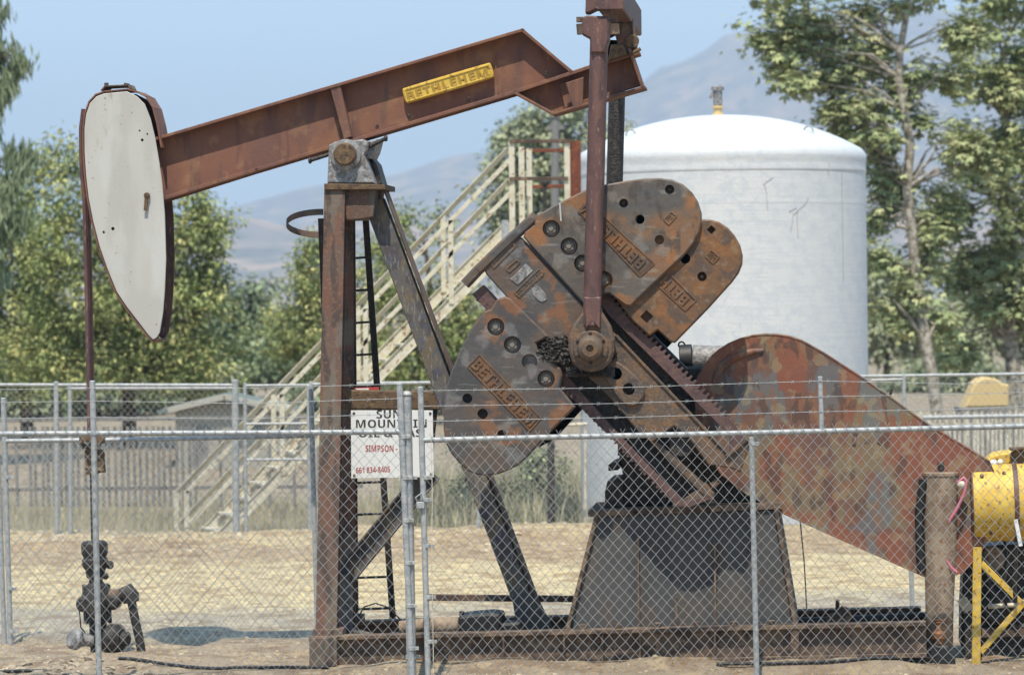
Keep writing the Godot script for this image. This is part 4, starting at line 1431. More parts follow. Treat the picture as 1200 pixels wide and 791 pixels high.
	for s in [1.0, -1.0]:
		mb = MB.new()
		mb.ext(poly([687, -20, 718, -20, 717, 14, 710, 12, 705, 10, 698, 11, 690, 15, 686, 15], 1.2), 1.21, 1.02, 0.01)
		mb.ext(poly([682, 20, 688, 18, 713, 19, 714, 46, 709, 62, 693, 62, 691, 45, 682, 40], 1.2), 1.205, 1.04, 0.012)
		var cap := obj("pitman_socket", mb, M.pitman_rust, eq) if s > 0 else put("pitman_socket", flip(mb.mesh()), M.pitman_rust, eq)
		if s > 0:
			for k in [[680, 30], [719, 29]]:
				var b2 := MB.new()
				b2.bar(Q(k[0], 20, 1.16), Q(k[0], 26, 1.16), 0.05, 0.055)
				b2.bar(Q(k[0] + 1, 28, 1.16), Q(k[0] + 2, 40, 1.16), 0.075, 0.07, Vector3(0, 0, 1), 0.02)
				obj("clamp_bolt", b2, M.skid_rust, eq)
	mb = MB.new()
	mb.ext(poly([716, -25, 734, -25, 746, 52, 744, 64, 728, 68, 718, 30], 0.10), 0.10, -0.10, 0.01)
	obj("tail_bearing_bracket", mb, M.post_rust, t)
	mb = MB.new()
	mb.ext(poly([712, 72, 716, 52, 730, 52, 736, 64], 0.14), 0.14, -0.14, 0.01)
	mb.cyl(Q(741, 48, 0.13), Q(741, 48, -0.13), 0.055, 16)
	mb.tube(PackedVector3Array([Q(738, 64, 0.15), Q(751, 57, 0.15)]), 0.014, 8)
	obj("tail_bearing", mb, M.wood_brown, t)

	# sign hung on the brace ------------------------------------------------------------
	var sx := Transform3D(xf.basis, xf * Q(460, 560, 0.12))
	var sg := thing("company_sign", "white rectangular sign with black and red lettering behind the gate posts", "sign", sx)
	F = sx
	mb = MB.new()
	mb.ext(poly([411, 481, 507, 481, 508.5, 559, 411.5, 560.5], 0.0), 0.006, -0.004, 0.001)
	obj("panel", mb, M.sign_white, sg)
	for k in [[414.5, 484.5], [504, 484.5], [414.8, 557], [505, 556]]:
		mb = MB.new()
		mb.cyl(Q(k[0], k[1], 0.005), Q(k[0], k[1], 0.012), 0.011, 10, 0.002)
		obj("screw", mb, M.skid_rust, sg)
	writing("SUN", Q(441, 490.5, 0.006), Q(470, 490, 0.006), 0.066, 0.002, M.ink_black, sg)
	writing("MOUNTAIN", Q(417, 501.5, 0.006), Q(500, 501, 0.006), 0.064, 0.002, M.ink_black, sg)
	writing("OIL & GAS", Q(420, 512.5, 0.006), Q(494, 512, 0.006), 0.062, 0.002, M.ink_black, sg)
	writing("SIMPSON - 1", Q(428, 529.5, 0.006), Q(471, 529.5, 0.006), 0.052, 0.002, M.ink_red, sg)
	writing("661 834-8405", Q(417, 555, 0.006), Q(457, 553.5, 0.006), 0.048, 0.002, M.ink_red, sg)
	F = xf
	var wx := Transform3D(xf.basis, xf * Q(428, 457, -0.05))
	var ws := thing("warning_sign", "small red and white warning plate standing on the brown brace", "sign", wx)
	F = wx
	mb = MB.new()
	mb.ext(poly([415, 454.5, 444, 453.5, 444, 460, 415, 460], 0.0), 0.004, -0.004, 0.001)
	obj("panel", mb, M.sign_red, ws)
	mb = MB.new()
	mb.ext(poly([417, 455.5, 432, 455, 432, 459, 417, 459], 0.0), 0.007, 0.003, 0.001)
	obj("white_field", mb, M.sign_white, ws)

func make_wellhead():
	var p := at(113, 768, 25.0)
	var xf := Transform3D(Basis(Vector3.UP, -TURN), Vector3(p.x, ground_height(p.x, -25.0), -25.0))
	F = xf
	var t := thing("wellhead", "black oily wellhead with stacked valves and a side flow pipe", "wellhead", xf)
	var base := Q(116, 772, 0.0)
	var top := Q(109.5, 632, 0.0)
	var ax := top - base
	var u := ax.normalized()
	var l := ax.length() / 140.0
	var mb := MB.new()
	var V := func(r, y): return Vector2(r, (772.0 - y) * l)
	mb.lathe(base, u, [V.call(0.0, 800), V.call(0.07, 800), V.call(0.07, 728), V.call(0.105, 727), V.call(0.105, 720), V.call(0.085, 718), V.call(0.12, 712), V.call(0.13, 702), V.call(0.11, 692), V.call(0.08, 686), V.call(0.055, 682), V.call(0.055, 678), V.call(0.075, 676), V.call(0.08, 668), V.call(0.10, 664), V.call(0.105, 656), V.call(0.085, 652), V.call(0.085, 648), V.call(0.0, 646)], 20)
	obj("casing", mb, M.oily, t)
	mb = MB.new()
	mb.lathe(base, u, [V.call(0.0, 652), V.call(0.095, 652), V.call(0.105, 648), V.call(0.105, 637), V.call(0.085, 634), V.call(0.03, 633), V.call(0.0, 633)], 20)
	obj("stuffing_box", mb, M.oily, t)
	for k in [[100, 661, 0.032], [128, 662, 0.032], [104, 674, 0.026], [123, 675, 0.026]]:
		mb = MB.new()
		mb.ball(Q(k[0], k[1], 0.03), k[2], Vector3.UP, 1.1, 10)
		obj("packing_bolt", mb, M.oily, t)
	for k in [[98, 708, 0.065, 0.10], [110, 714, 0.07, 0.14], [132, 706, 0.06, 0.08]]:
		mb = MB.new()
		var c := Q(k[0], k[1], k[3])
		mb.cyl(c - Vector3(0, 0, 0.08), c + Vector3(0, 0, 0.03), k[2], 16, 0.02)
		obj("valve_cover", mb, M.oily, t)
	for i in 8:
		mb = MB.new()
		var a := TAU * i / 8.0
		var c := base + u * ((772.0 - 726) * l) + Vector3(cos(a) * 0.1, 0, sin(a) * 0.1)
		mb.cyl(c - u * 0.03, c + u * 0.28, 0.014, 6)
		obj("flange_bolt", mb, M.oily, t)
	# side outlet, elbow and drop pipe
	mb = MB.new()
	mb.tube(PackedVector3Array([Q(128, 698, 0.02), Q(140, 697, 0.02), Q(150, 696, 0.02)]), [0.05, 0.045, 0.055], 14)
	obj("outlet", mb, M.skid_rust, t)
	mb = MB.new()
	mb.tube(PackedVector3Array([Q(142, 697, 0.03), Q(149, 694, 0.03), Q(152, 699, 0.03), Q(153.5, 706, 0.03)]), [0.055, 0.075, 0.075, 0.06], 14)
	mb.cyl(Q(149, 692, 0.03), Q(149, 688, 0.03), 0.05, 10)
	obj("elbow", mb, M.oily, t)
	mb = MB.new()
	mb.tube(PackedVector3Array([Q(153, 702, 0.03), Q(158, 728, 0.03), Q(163, 750, 0.03), Q(166, 770, 0.03)]), 0.036, 12)
	obj("flow_pipe", mb, M.oily, t)
	# casing valves at the foot
	mb = MB.new()
	var c1 := Q(92, 750, 0.10)
	mb.cyl(c1, c1 + Vector3(-0.05, 0.02, 0.06), 0.085, 16, 0.02)
	mb.cyl(c1 + Vector3(0.1, -0.01, -0.05), c1, 0.05, 12)
	obj("side_valve", mb, M.bearing_grey, t)
	mb = MB.new()
	var c2 := Q(137, 748, 0.06)
	mb.cyl(c2 + Vector3(-0.09, 0, 0), c2 + Vector3(0.05, 0, 0.03), 0.115, 18, 0.03)
	mb.cyl(c2 + Vector3(0.04, 0, 0.03), c2 + Vector3(0.10, 0, 0.04), 0.06, 14, 0.01)
	obj("side_valve", mb, M.oily, t)
	mb = MB.new()
	mb.tube(PackedVector3Array([Q(92, 712, 0.2), Q(94, 735, 0.22), Q(99, 742, 0.2)]), 0.006, 6)
	obj("tie_wire", mb, M.black, t)

func make_tank():
	var z := -41.0
	var c := at(851.0, 632, 41.0)
	var xf := Transform3D(Basis(), Vector3(c.x, ground_height(c.x, z), z))
	F = xf
	var t := thing("storage_tank", "tall white fibreglass storage tank with domed top", "tank", xf)
	var r := 1.87
	var hs := Q(851, 205.5).y
	var hl := Q(851, 188).y
	var hd := Q(851, 135).y
	var mb := MB.new()
	mb.lathe(Vector3(0, -0.1, 0), Vector3.UP, [Vector2(0, 0), Vector2(r, 0), Vector2(r, hs + 0.1)], 128, true)
	obj("shell", mb, M.tank_white, t)
	mb = MB.new()
	var pr := [Vector2(r, hs - 0.01), Vector2(r + 0.006, hs), Vector2(r + 0.006, hs + 0.03), Vector2(r + 0.002, hs + 0.07), Vector2(r + 0.003, hl - 0.06), Vector2(r + 0.010, hl - 0.02), Vector2(r + 0.004, hl + 0.05), Vector2(r - 0.05, hl + 0.12)]
	for i in range(1, 15):
		var k := i / 14.0
		var rr := (r - 0.05) * (1.0 - k)
		var x := rr / (r - 0.05)
		pr.append(Vector2(rr, hl + 0.12 + (hd - hl - 0.12) * (1.0 - x * x * (0.75 + 0.25 * x))))
	mb.lathe(Vector3.ZERO, Vector3.UP, pr, 128, false)
	obj("dome", mb, M.tank_white, t)
	mb = MB.new()
	mb.lathe(Vector3(0, hs - 0.42, 0), Vector3.UP, [Vector2(r - 0.01, 0), Vector2(r + 0.0015, 0.006), Vector2(r + 0.0015, 0.05), Vector2(r - 0.01, 0.056)], 128)
	obj("winding_seam", mb, M.tank_white, t)
	mb = MB.new()
	mb.lathe(Vector3(-0.03, hd - 0.03, 0), Vector3.UP, [Vector2(0.085, 0), Vector2(0.085, 0.04), Vector2(0.06, 0.05), Vector2(0.055, 0.12), Vector2(0.075, 0.125), Vector2(0.075, 0.15), Vector2(0.05, 0.155)], 18)
	var vn := obj("vent", mb, M.cream, t)
	mb = MB.new()
	mb.lathe(Vector3(-0.03, hd + 0.12, 0), Vector3.UP, [Vector2(0.05, 0), Vector2(0.06, 0.02), Vector2(0.06, 0.20), Vector2(0.085, 0.205), Vector2(0.085, 0.245), Vector2(0.05, 0.27), Vector2(0, 0.275)], 18)
	mb.bar(Vector3(-0.09, hd + 0.3, 0.02), Vector3(-0.13, hd + 0.22, 0.02), 0.03, 0.04)
	obj("vent_valve", mb, M.bearing_grey, vn)
	# lifting lugs standing on the dome, at dome points seen in the photograph
	for k in [[742, 160], [946, 157]]:
		var a := (float(k[0]) - 851.0) / 170.0
		var rr := 1.45
		var lx := a * r
		var lz := sqrt(maxf(rr * rr - lx * lx, 0.02))
		var x := rr / (r - 0.05)
		var ly := hl + 0.12 + (hd - hl - 0.12) * (1.0 - x * x * (0.75 + 0.25 * x))
		mb = MB.new()
		var lp := PackedVector3Array()
		for i in 9:
			var w := PI * i / 8.0
			lp.append(Vector3(lx + cos(w) * 0.06, ly + sin(w) * 0.075 - 0.005, lz + cos(w) * 0.03))
		mb.tube(lp, 0.012, 6)
		obj("lifting_lug", mb, M.tank_mark, t)
	# grey scuffs and drips in the gel coat: thin raised strands
	mb = MB.new()
	for s in [[[895, 216], [906, 208]], [[896, 216], [899, 226], [900, 246]], [[931, 251], [944, 239], [948, 232]], [[925, 248], [934, 243]], [[930, 250], [929, 262], [927, 272]], [[935, 246], [935, 262], [936, 280]], [[972, 190], [971, 206]], [[987, 203], [988, 260], [989, 330]]]:
		var pts := PackedVector3Array()
		for q in s:
			var dd := ray(q[0], q[1])
			var o := EYE - xf.origin
			var A := dd.x * dd.x + dd.z * dd.z
			var B := o.x * dd.x + o.z * dd.z
			var C := o.x * o.x + o.z * o.z - (r + 0.004) * (r + 0.004)
			var k := (-B - sqrt(maxf(B * B - A * C, 0.0))) / A
			pts.append(o + dd * k)
		mb = MB.new()
		mb.tube(pts, 0.003, 5)
		obj("resin_run", mb, M.tank_mark, t)

func make_stairs():
	var z := -39.7
	var p := at(250, 628, 39.7)
	var xf := Transform3D(Basis(), Vector3(p.x, ground_height(p.x, z), z))
	F = xf
	var t := thing("stairs", "cream painted steel stairs and platform climbing to the white tank", "stairs", xf)
	var mb: MB
	var zf := -0.80
	var sn := [Q(250, 637, 0.0), Q(602, 281, 0.0)]
	var sf := [Q(230, 634, zf), Q(598, 262, zf)]
	for s in [sn, sf]:
		mb = MB.new()
		mb.ibeam(s[0], s[1], 0.05, 0.14, 0.012, 0.010)
		obj("stringer", mb, M.stair_paint, t)
	for i in 19:
		mb = MB.new()
		var k := (i + 0.7) / 19.5
		var a: Vector3 = sn[0].lerp(sn[1], k)
		var b: Vector3 = sf[0].lerp(sf[1], k)
		a += Vector3(0, 0.01, -0.02)
		b += Vector3(0, 0.01, 0.02)
		b.y = a.y
		mb.bar(a, b, 0.20, 0.03, Vector3(1, 0, 0), 0.004)
		obj("tread", mb, M.stair_paint, t)
	# handrails
	for r in [[218, 577, 598, 187, 0.0, M.stair_paint], [207, 577, 596, 174, zf, M.stair_paint], [222, 613, 598, 226, 0.0, M.stair_paint], [212, 612, 594, 214, zf, M.stair_paint]]:
		mb = MB.new()
		if r[4] < 0.0: mb.bar(Q(r[0], r[1], r[4]), Q(r[2], r[3], r[4]), 0.095, 0.012, Vector3(0, 1, 1))     # angle iron leaning out at the top
		else: mb.bar(Q(r[0], r[1], r[4]), Q(r[2], r[3], r[4]), 0.045, 0.055)
		obj("handrail", mb, r[5], t)
	for r in [[218, 575, 219, 636, 0.0], [206, 576, 207, 632, zf], [330, 462, 331, 556, 0.0], [320, 462, 321, 545, zf], [428, 362, 429, 459, 0.0], [419, 358, 420, 446, zf], [528, 258, 529, 356, 0.0], [519, 252, 520, 342, zf]]:
		mb = MB.new()
		mb.bar(Q(r[0], r[1], r[4]), Q(r[2], r[3], r[4]), 0.045, 0.065)
		obj("handrail_post", mb, M.stair_paint, t)
	# platform
	mb = MB.new()
	mb.ext(poly([598, 274, 682, 273, 682, 283, 598, 284], 0.02), 0.02, -1.3)
	obj("platform_deck", mb, M.stair_paint, t)
	for r in [[599.5, 165, 600.5, 278, 0.0], [611, 172, 612, 270, -0.9], [620, 174, 621, 268, -1.25], [664.5, 167, 665.5, 278, 0.0]]:
		mb = MB.new()
		mb.bar(Q(r[0], r[1], r[4]), Q(r[2], r[3], r[4]), 0.06, 0.075)
		obj("platform_post", mb, M.stair_paint, t)
	for r in [[597, 165.5, 669, 165, 0.03, M.skid_rust], [597, 209.5, 666, 209, 0.03, M.skid_rust], [612, 177, 664, 176, -1.25, M.red_rust], [612, 219, 664, 218, -1.25, M.red_rust]]:
		mb = MB.new()
		mb.bar(Q(r[0], r[1], r[4]), Q(r[2], r[3], r[4]), 0.05, 0.045)
		obj("guard_rail", mb, r[5], t)
	mb = MB.new()
	mb.bar(Q(674, 165, -0.05), Q(675, 276, -0.05), 0.10, 0.14)
	obj("rust_column", mb, M.red_rust, t)
	for r in [[645, 283, 646, 628, -0.1], [712, 283, 713, 628, -0.6]]:
		mb = MB.new()
		mb.bar(Q(r[0], r[1], r[4]), Q(r[2], r[3] + 12, r[4]), 0.07, 0.09)
		obj("support_leg", mb, M.oily, t)
	mb = MB.new()
	mb.bar(Q(640, 283, -0.6), Q(720, 282, -0.6), 0.06, 0.08)
	obj("deck_beam", mb, M.oily, t)
	mb = MB.new()
	mb.bar(Q(640, 284, -0.1), Q(716, 284, -0.1), 0.06, 0.08)
	obj("deck_beam", mb, M.oily, t)
	mb = MB.new()
	mb.bar(Q(638, 215, -0.5), Q(639, 262, -0.5), 0.05, 0.05)
	mb.ball(Q(639, 214, -0.5), 0.05)
	obj("valve_stem", mb, M.oily, t)
	mb = MB.new()
	mb.bar(Q(592, 258, 0.06), Q(592, 285, 0.06), 0.05, 0.09)
	obj("bracket_plate", mb, M.galvanised, t)

func grounded(px: float, py: float, depth: float, turn := 0.0) -> Transform3D:
	var p := at(px, py, depth)
	return Transform3D(Basis(Vector3.UP, turn), Vector3(p.x, ground_height(p.x, -depth), -depth))

func make_engine():
	# yellow horizontal drum on a dark engine frame, at the motor end of the skid
	var xf := grounded(1200, 775, 24.1, -TURN)
	F = xf
	var t := thing("engine", "yellow drum engine on a dark frame with a yellow brace at the skid end", "engine", xf)
	var mb := MB.new()
	var a := Q(1137.5, 590, 0.0)
	var b := Q(1262, 587, 0.0)
	mb.lathe(a, b - a, [Vector2(0, 0), Vector2(0.27, 0), Vector2(0.292, 0.012), Vector2(0.296, 0.03), Vector2(0.296, 0.78), Vector2(0.27, 0.80), Vector2(0, 0.80)], 48)
	var dr := obj("drum", mb, M.yellow_paint, t)
	mb = MB.new()
	var s := Q(1187, 588.5, 0.0)
	mb.lathe(s, b - a, [Vector2(0.294, 0), Vector2(0.305, 0.003), Vector2(0.305, 0.035), Vector2(0.294, 0.038)], 48)
	obj("strap", mb, M.pitman_rust, dr)
	mb = MB.new()
	mb.lathe(a + Vector3(0.006, 0, 0), a - b, [Vector2(0.296, -0.01), Vector2(0.302, 0), Vector2(0.25, 0.012), Vector2(0.24, 0.002), Vector2(0, 0.002)], 48)
	obj("end_ring", mb, M.pitman_rust, dr)
	mb = MB.new()
	mb.ext(rounded(poly([1156, 545, 1158, 536, 1168, 531, 1192, 528, 1196, 546], -0.15), 1), -0.15, -0.45, 0.02)
	obj("air_cleaner", mb, M.yellow_paint, t)
	mb = MB.new()
	var c := Q(1196, 536, -0.1)
	mb.cyl(c - Vector3(0, 0, 0.15), c + Vector3(0, 0, 0.1), 0.075, 18)
	mb.bar(Q(1184, 526, -0.02), Q(1215, 525, -0.02), 0.15, 0.02)
	obj("breather", mb, M.wood_brown, t)
	mb = MB.new()
	mb.ball(Q(1165, 543, 0.02), 0.03); mb.ball(Q(1173, 541.5, 0.03), 0.022)
	obj("rag", mb, M.sign_white, t)
	for k in [[1150, 556, 0.016], [1176, 553, 0.014], [1160, 622, 0.016]]:
		mb = MB.new()
		var ang := asin(clampf((589.0 - k[1]) / 46.0, -0.95, 0.95))
		var cc := Q(k[0], 589, 0.0)
		var dir := Vector3(0, sin(ang), cos(ang))
		mb.cyl(cc + dir * 0.28, cc + dir * 0.315, k[2], 8)
		obj("bolt", mb, M.skid_rust, dr)
	mb = MB.new()
	mb.tube(PackedVector3Array([Q(1152, 634, 0.1), Q(1150, 646, 0.12), Q(1158, 660, 0.12), Q(1170, 670, 0.08)]), 0.014, 8)
	obj("fuel_hose", mb, M.rubber, t)
	mb = MB.new()
	mb.tube(PackedVector3Array([Q(1178, 634, 0.05), Q(1182, 660, 0.1), Q(1176, 690, 0.1), Q(1184, 730, 0.05)]), 0.012, 8)
	obj("cable", mb, M.rubber, t)
	for k in [[1136, 660, 1136, 775], [1210, 640, 1210, 778]]:
		mb = MB.new()
		mb.bar(Q(k[0], k[1], -0.08), Q(k[2], k[3], -0.08), 0.05, 0.06)
		obj("frame_leg", mb, M.oily, t)
	mb = MB.new()
	mb.bar(Q(1150, 742, -0.09), Q(1215, 740, -0.09), 0.04, 0.07)
	obj("frame_rail", mb, M.skid_rust, t)
	# dark machinery under the drum
	mb = MB.new()
	mb.ext(rounded(poly([1133, 648, 1150, 640, 1240, 636, 1240, 780, 1127, 780, 1128, 690], -0.12), 1), -0.12, -0.62, 0.03)
	obj("engine_block", mb, M.oily, t)
	mb = MB.new()
	mb.cyl(Q(1163, 655, -0.10), Q(1163, 655, -0.02), 0.10, 20, 0.02)
	obj("fly_cover", mb, M.pillar, t)
	mb = MB.new()
	mb.cyl(Q(1170, 712, -0.10), Q(1170, 712, -0.03), 0.13, 20, 0.02)
	mb.tube(PackedVector3Array([Q(1150, 640, -0.1), Q(1160, 690, -0.05), Q(1190, 735, -0.08)]), 0.03, 8)
	obj("pulley", mb, M.oily, t)
	mb = MB.new()
	mb.tube(PackedVector3Array([Q(1159, 711, 0.0), Q(1192, 709, 0.0), Q(1215, 708, 0.0)]), 0.018, 10)
	obj("pale_pipe", mb, M.picket, t)
	mb = MB.new()
	mb.bar(Q(1128, 702, -0.05), Q(1136, 716, -0.05), 0.06, 0.08)
	obj("pale_bracket", mb, M.picket, t)
	for k in [[1117, 612, 1140, 622], [1117, 640, 1137, 610], [1125, 600, 1140, 604]]:
		mb = MB.new()
		mb.bar(Q(k[0], k[1], -0.15), Q(k[2], k[3], -0.15), 0.05, 0.05)
		obj("linkage", mb, M.oily, t)
	# yellow brace
	mb = MB.new()
	mb.bar(Q(1144.5, 782, 0.16), Q(1146, 641, 0.16), 0.06, 0.065)
	obj("upright", mb, M.yellow_paint, t)
	for k in [[1151, 660, 1199, 708], [1199, 708, 1150, 764]]:
		mb = MB.new()
		mb.bar(Q(k[0], k[1], 0.14), Q(k[2], k[3], 0.14), 0.04, 0.045)
		obj("diagonal", mb, M.yellow_paint, t)
	mb = MB.new()
	mb.bar(Q(1198, 707, 0.14), Q(1250, 706, 0.14), 0.04, 0.05)
	obj("strut", mb, M.yellow_paint, t)
	mb = MB.new()
	mb.bar(Q(1191, 609, 0.33), Q(1197, 640, 0.33), 0.03, 0.03)
	obj("white_lever", mb, M.sign_white, t)
	mb = MB.new()
	mb.tube(PackedVector3Array([Q(1192, 640, 0.30), Q(1190, 690, 0.24), Q(1191, 706, 0.2)]), 0.016, 8)
	obj("lever_rod", mb, M.oily, t)

func make_pillar():
	var xf := grounded(1105, 776, 24.0, -TURN)
	F = xf
	var t := thing("pipe_post", "weathered brown upright pipe with flat cap and orange valve", "post", xf)
	var mb := MB.new()
	var top := Q(1103.5, 556)
	var bot := Q(1101, 778)
	mb.lathe(bot, top - bot, [Vector2(0, -0.05), Vector2(0.105, -0.05), Vector2(0.107, 0.45), Vector2(0.118, 0.75), Vector2(0.126, 1.0), Vector2(0.127, (top - bot).length())], 28, false)
	obj("pipe", mb, M.pillar, t)
	mb = MB.new()
	mb.cyl(top - Vector3(0, 0.012, 0), top + Vector3(0, 0.018, 0), 0.135, 28)
	obj("cap", mb, M.pillar, t)
	mb = MB.new()
	mb.cyl(top + Vector3(0, 0.01, 0), top + Vector3(0, 0.09, 0), 0.026, 10)
	obj("stub", mb, M.oily, t)
	mb = MB.new()
	var v := Q(1101, 742, 0.12)
	mb.lathe(v - Vector3(0, 0.08, 0), Vector3.UP, [Vector2(0, 0), Vector2(0.035, 0), Vector2(0.035, 0.03), Vector2(0.05, 0.04), Vector2(0.05, 0.08), Vector2(0.025, 0.10), Vector2(0.02, 0.15), Vector2(0.03, 0.16), Vector2(0, 0.17)], 14)
	mb.bar(v + Vector3(-0.04, 0.1, 0), v + Vector3(0.05, 0.1, 0), 0.012, 0.016)
	obj("valve", mb, M.brass, t)
	mb = MB.new()
	mb.ext(poly([1088, 762, 1096, 755, 1112, 757, 1121, 768, 1120, 784, 1090, 784], 0.16), 0.16, 0.02, 0.02)
	obj("boot", mb, M.rubber, t)
	mb = MB.new()
	mb.tube(PackedVector3Array([Q(1083, 562, 0.05), Q(1078, 600, 0.05), Q(1079, 640, 0.04), Q(1081, 668, 0.04)]), 0.035, 8)
	obj("black_pipe", mb, M.black, t)
	var h := thing("pink_hose", "faded pink hose hanging beside the brown upright pipe", "hose", Transform3D(xf.basis, xf * Q(1126, 568, 0.1)))
	F = h.transform
	mb = MB.new()
	mb.tube(PackedVector3Array([Q(1123, 566), Q(1130, 560), Q(1133, 564), Q(1131, 578), Q(1122, 597), Q(1112, 612), Q(1106, 626), Q(1105, 640), Q(1108, 654), Q(1115, 665), Q(1122, 671)]), 0.013, 8)
	obj("hose", mb, M.pink_hose, h)
	mb = MB.new()
	mb.ball(Q(1127, 568, -0.01), 0.035)
	obj("nozzle", mb, M.picket, h)

func make_yard_things():
	var mb: MB
	# rust and black pump lying on the skid
	var xf := grounded(520, 780, 24.6, -TURN)
	F = xf
	var t := thing("small_motor", "rusty and black cylinder motor lying on the skid behind the gate post", "motor", xf)
	mb = MB.new()
	mb.cyl(Q(468, 736, 0.2), Q(497, 733, 0.2), 0.055, 16)
	mb.cyl(Q(505, 734, 0.2), Q(538, 733, 0.2), 0.068, 18)
	obj("barrel", mb, M.pillar, t)
	mb = MB.new()
	mb.cyl(Q(497, 734, 0.2), Q(506, 734, 0.2), 0.06, 16)
	mb.ext(rounded(poly([536, 746, 535, 724, 545, 721, 584, 718, 588, 726, 586, 746], 0.25), 1), 0.25, -0.1, 0.02)
	mb.ext(poly([584, 746, 586, 731, 610, 729, 612, 746], 0.2), 0.2, -0.05, 0.02)
	mb.cyl(Q(541, 724, 0.1), Q(541, 716, 0.1), 0.02, 10)
	obj("housing", mb, M.black, t)
	mb = MB.new()
	mb.bar(Q(455, 745, 0.2), Q(610, 744, 0.2), 0.3, 0.03)
	mb.bar(Q(470, 745, 0.2), Q(470, 775, 0.2), 0.06, 0.06)
	mb.bar(Q(600, 745, 0.2), Q(600, 775, 0.2), 0.06, 0.06)
	obj("mount", mb, M.oily, t)
	# flow line along the skid with a valve
	xf = grounded(1000, 770, 24.5, -TURN)
	F = xf
	t = thing("pipeline", "black pipe with a round valve running beside the skid under the belt guard", "pipe", xf)
	mb = MB.new()
	mb.tube(PackedVector3Array([Q(930, 729, 0.0), Q(975, 727.5, 0.0), Q(1090, 722, 0.0)]), 0.034, 12)
	obj("pipe", mb, M.black, t)
	mb = MB.new()
	mb.tube(PackedVector3Array([Q(985, 735, 0.05), Q(1086, 729, 0.05)]), 0.018, 10)
	obj("pipe", mb, M.pillar, t)
	mb = MB.new()
	mb.cyl(Q(977, 727, -0.02), Q(977, 727, 0.09), 0.058, 18, 0.012)
	mb.cyl(Q(988, 721, -0.05), Q(988, 721, 0.06), 0.07, 18, 0.015)
	mb.cyl(Q(982, 716, 0.0), Q(982, 703, 0.0), 0.016, 10)
	mb.tube(PackedVector3Array([Q(978, 735, 0.09), Q(986, 728, 0.09), Q(984, 718, 0.09)]), 0.014, 8)
	obj("valve", mb, M.skid_rust, t)
	for px in [940, 1060]:
		mb = MB.new()
		mb.bar(Q(px, 726 - (px - 940) * 0.03, 0.0), Q(px, 775, 0.0), 0.05, 0.05)
		obj("stand", mb, M.skid_rust, t)
	# thin upright rod behind the guard
	xf = grounded(945, 724, 28.0)
	F = xf
	t = thing("marker_rod", "thin dark upright rod stuck in the straw under the belt guard", "rod", xf)
	mb = MB.new()
	mb.tube(PackedVector3Array([Q(947, 735), Q(943, 660), Q(938, 608), Q(937, 580)]), 0.007, 6)
	obj("rod", mb, M.oily, t)
	xf = grounded(1069, 700, 27.5)
	F = xf
	t = thing("fence_stake", "short galvanised stake standing in the straw under the belt guard", "post", xf)
	post(Q(1070, 735), Q(1068.5, 660), 0.021, t, "stake")
	# hoses on the ground
	for hs in [["black rubber hose lying on the dirt between the wellhead and the skid", [[138, 771, 24.6], [165, 768, 24.55], [200, 772, 24.4], [250, 778, 24.2], [310, 781, 24.1], [385, 782, 24.0]]],
		["black rubber hose lying on the dirt below the brown upright pipe", [[840, 786, 23.75], [920, 790, 23.7], [985, 789, 23.7], [1040, 781, 23.75], [1075, 772, 23.8], [1100, 764, 23.75]]],
		["frayed black hose end lying on the dirt left of the wellhead", [[-20, 783, 24.3], [12, 784, 24.25], [30, 782, 24.2], [60, 776, 24.2]]]]:
		var pts := PackedVector3Array()
		var p0 := at(hs[1][0][0], hs[1][0][1], hs[1][0][2])
		var o := Vector3(p0.x, ground_height(p0.x, p0.z), p0.z)
		for k in hs[1]:
			var p := at(k[0], k[1], k[2])
			var gy := ground_height(p.x, p.z) + 0.016
			if k[0] == 1100: gy += 0.06
			pts.append(Vector3(p.x, gy, p.z) - o)
		var smooth := PackedVector3Array()
		for i in pts.size() - 1:
			for j in 6:
				var q := pts[i].cubic_interpolate(pts[i + 1], pts[maxi(i - 1, 0)], pts[mini(i + 2, pts.size() - 1)], j / 6.0)
				smooth.append(q)
		smooth.append(pts[pts.size() - 1])
		for i in smooth.size():
			var w := smooth[i] + o
			smooth[i].y = maxf(smooth[i].y, ground_height(w.x, w.z) + 0.012 - o.y)
		t = thing("hose", hs[0], "hose", Transform3D(Basis(), o))
		mb = MB.new()
		mb.tube(smooth, 0.013, 8)
		obj("hose", mb, M.rubber, t)
	# thin wire loop by the ladder foot
	xf = grounded(440, 745, 24.9, -TURN)
	F = xf
	t = thing("loose_cable", "thin dark cable arching over the skid by the ladder foot", "cable", xf)
	mb = MB.new()
	mb.tube(PackedVector3Array([Q(418, 742), Q(420, 722), Q(427, 711), Q(440, 707), Q(455, 712), Q(468, 725), Q(475, 742)]), 0.007, 6)
	obj("cable", mb, M.black, t)
	# black tar rubble heap below the tank
	rng.seed = 19
	var rk := stone_mesh(9)
	for i in 12:
		var px := 612.0 + i * 7.0 + rng.randf_range(-3, 3)
		xf = grounded(px, 624, 38.9 + rng.randf_range(0.0, 0.5))
		var s := rng.randf_range(0.09, 0.17)
		xf.basis = Basis.from_euler(Vector3(0, rng.randf() * TAU, 0)).scaled(Vector3(s * 1.3, s, s))
		xf.origin.y += s * 0.15
		var o := put("asphalt_chunk", rk, M.oily, self)
		o.transform = xf
		tag(o, "dark asphalt chunk in the heap at the foot of the tank", "rubble", "asphalt chunks heaped by the tank")

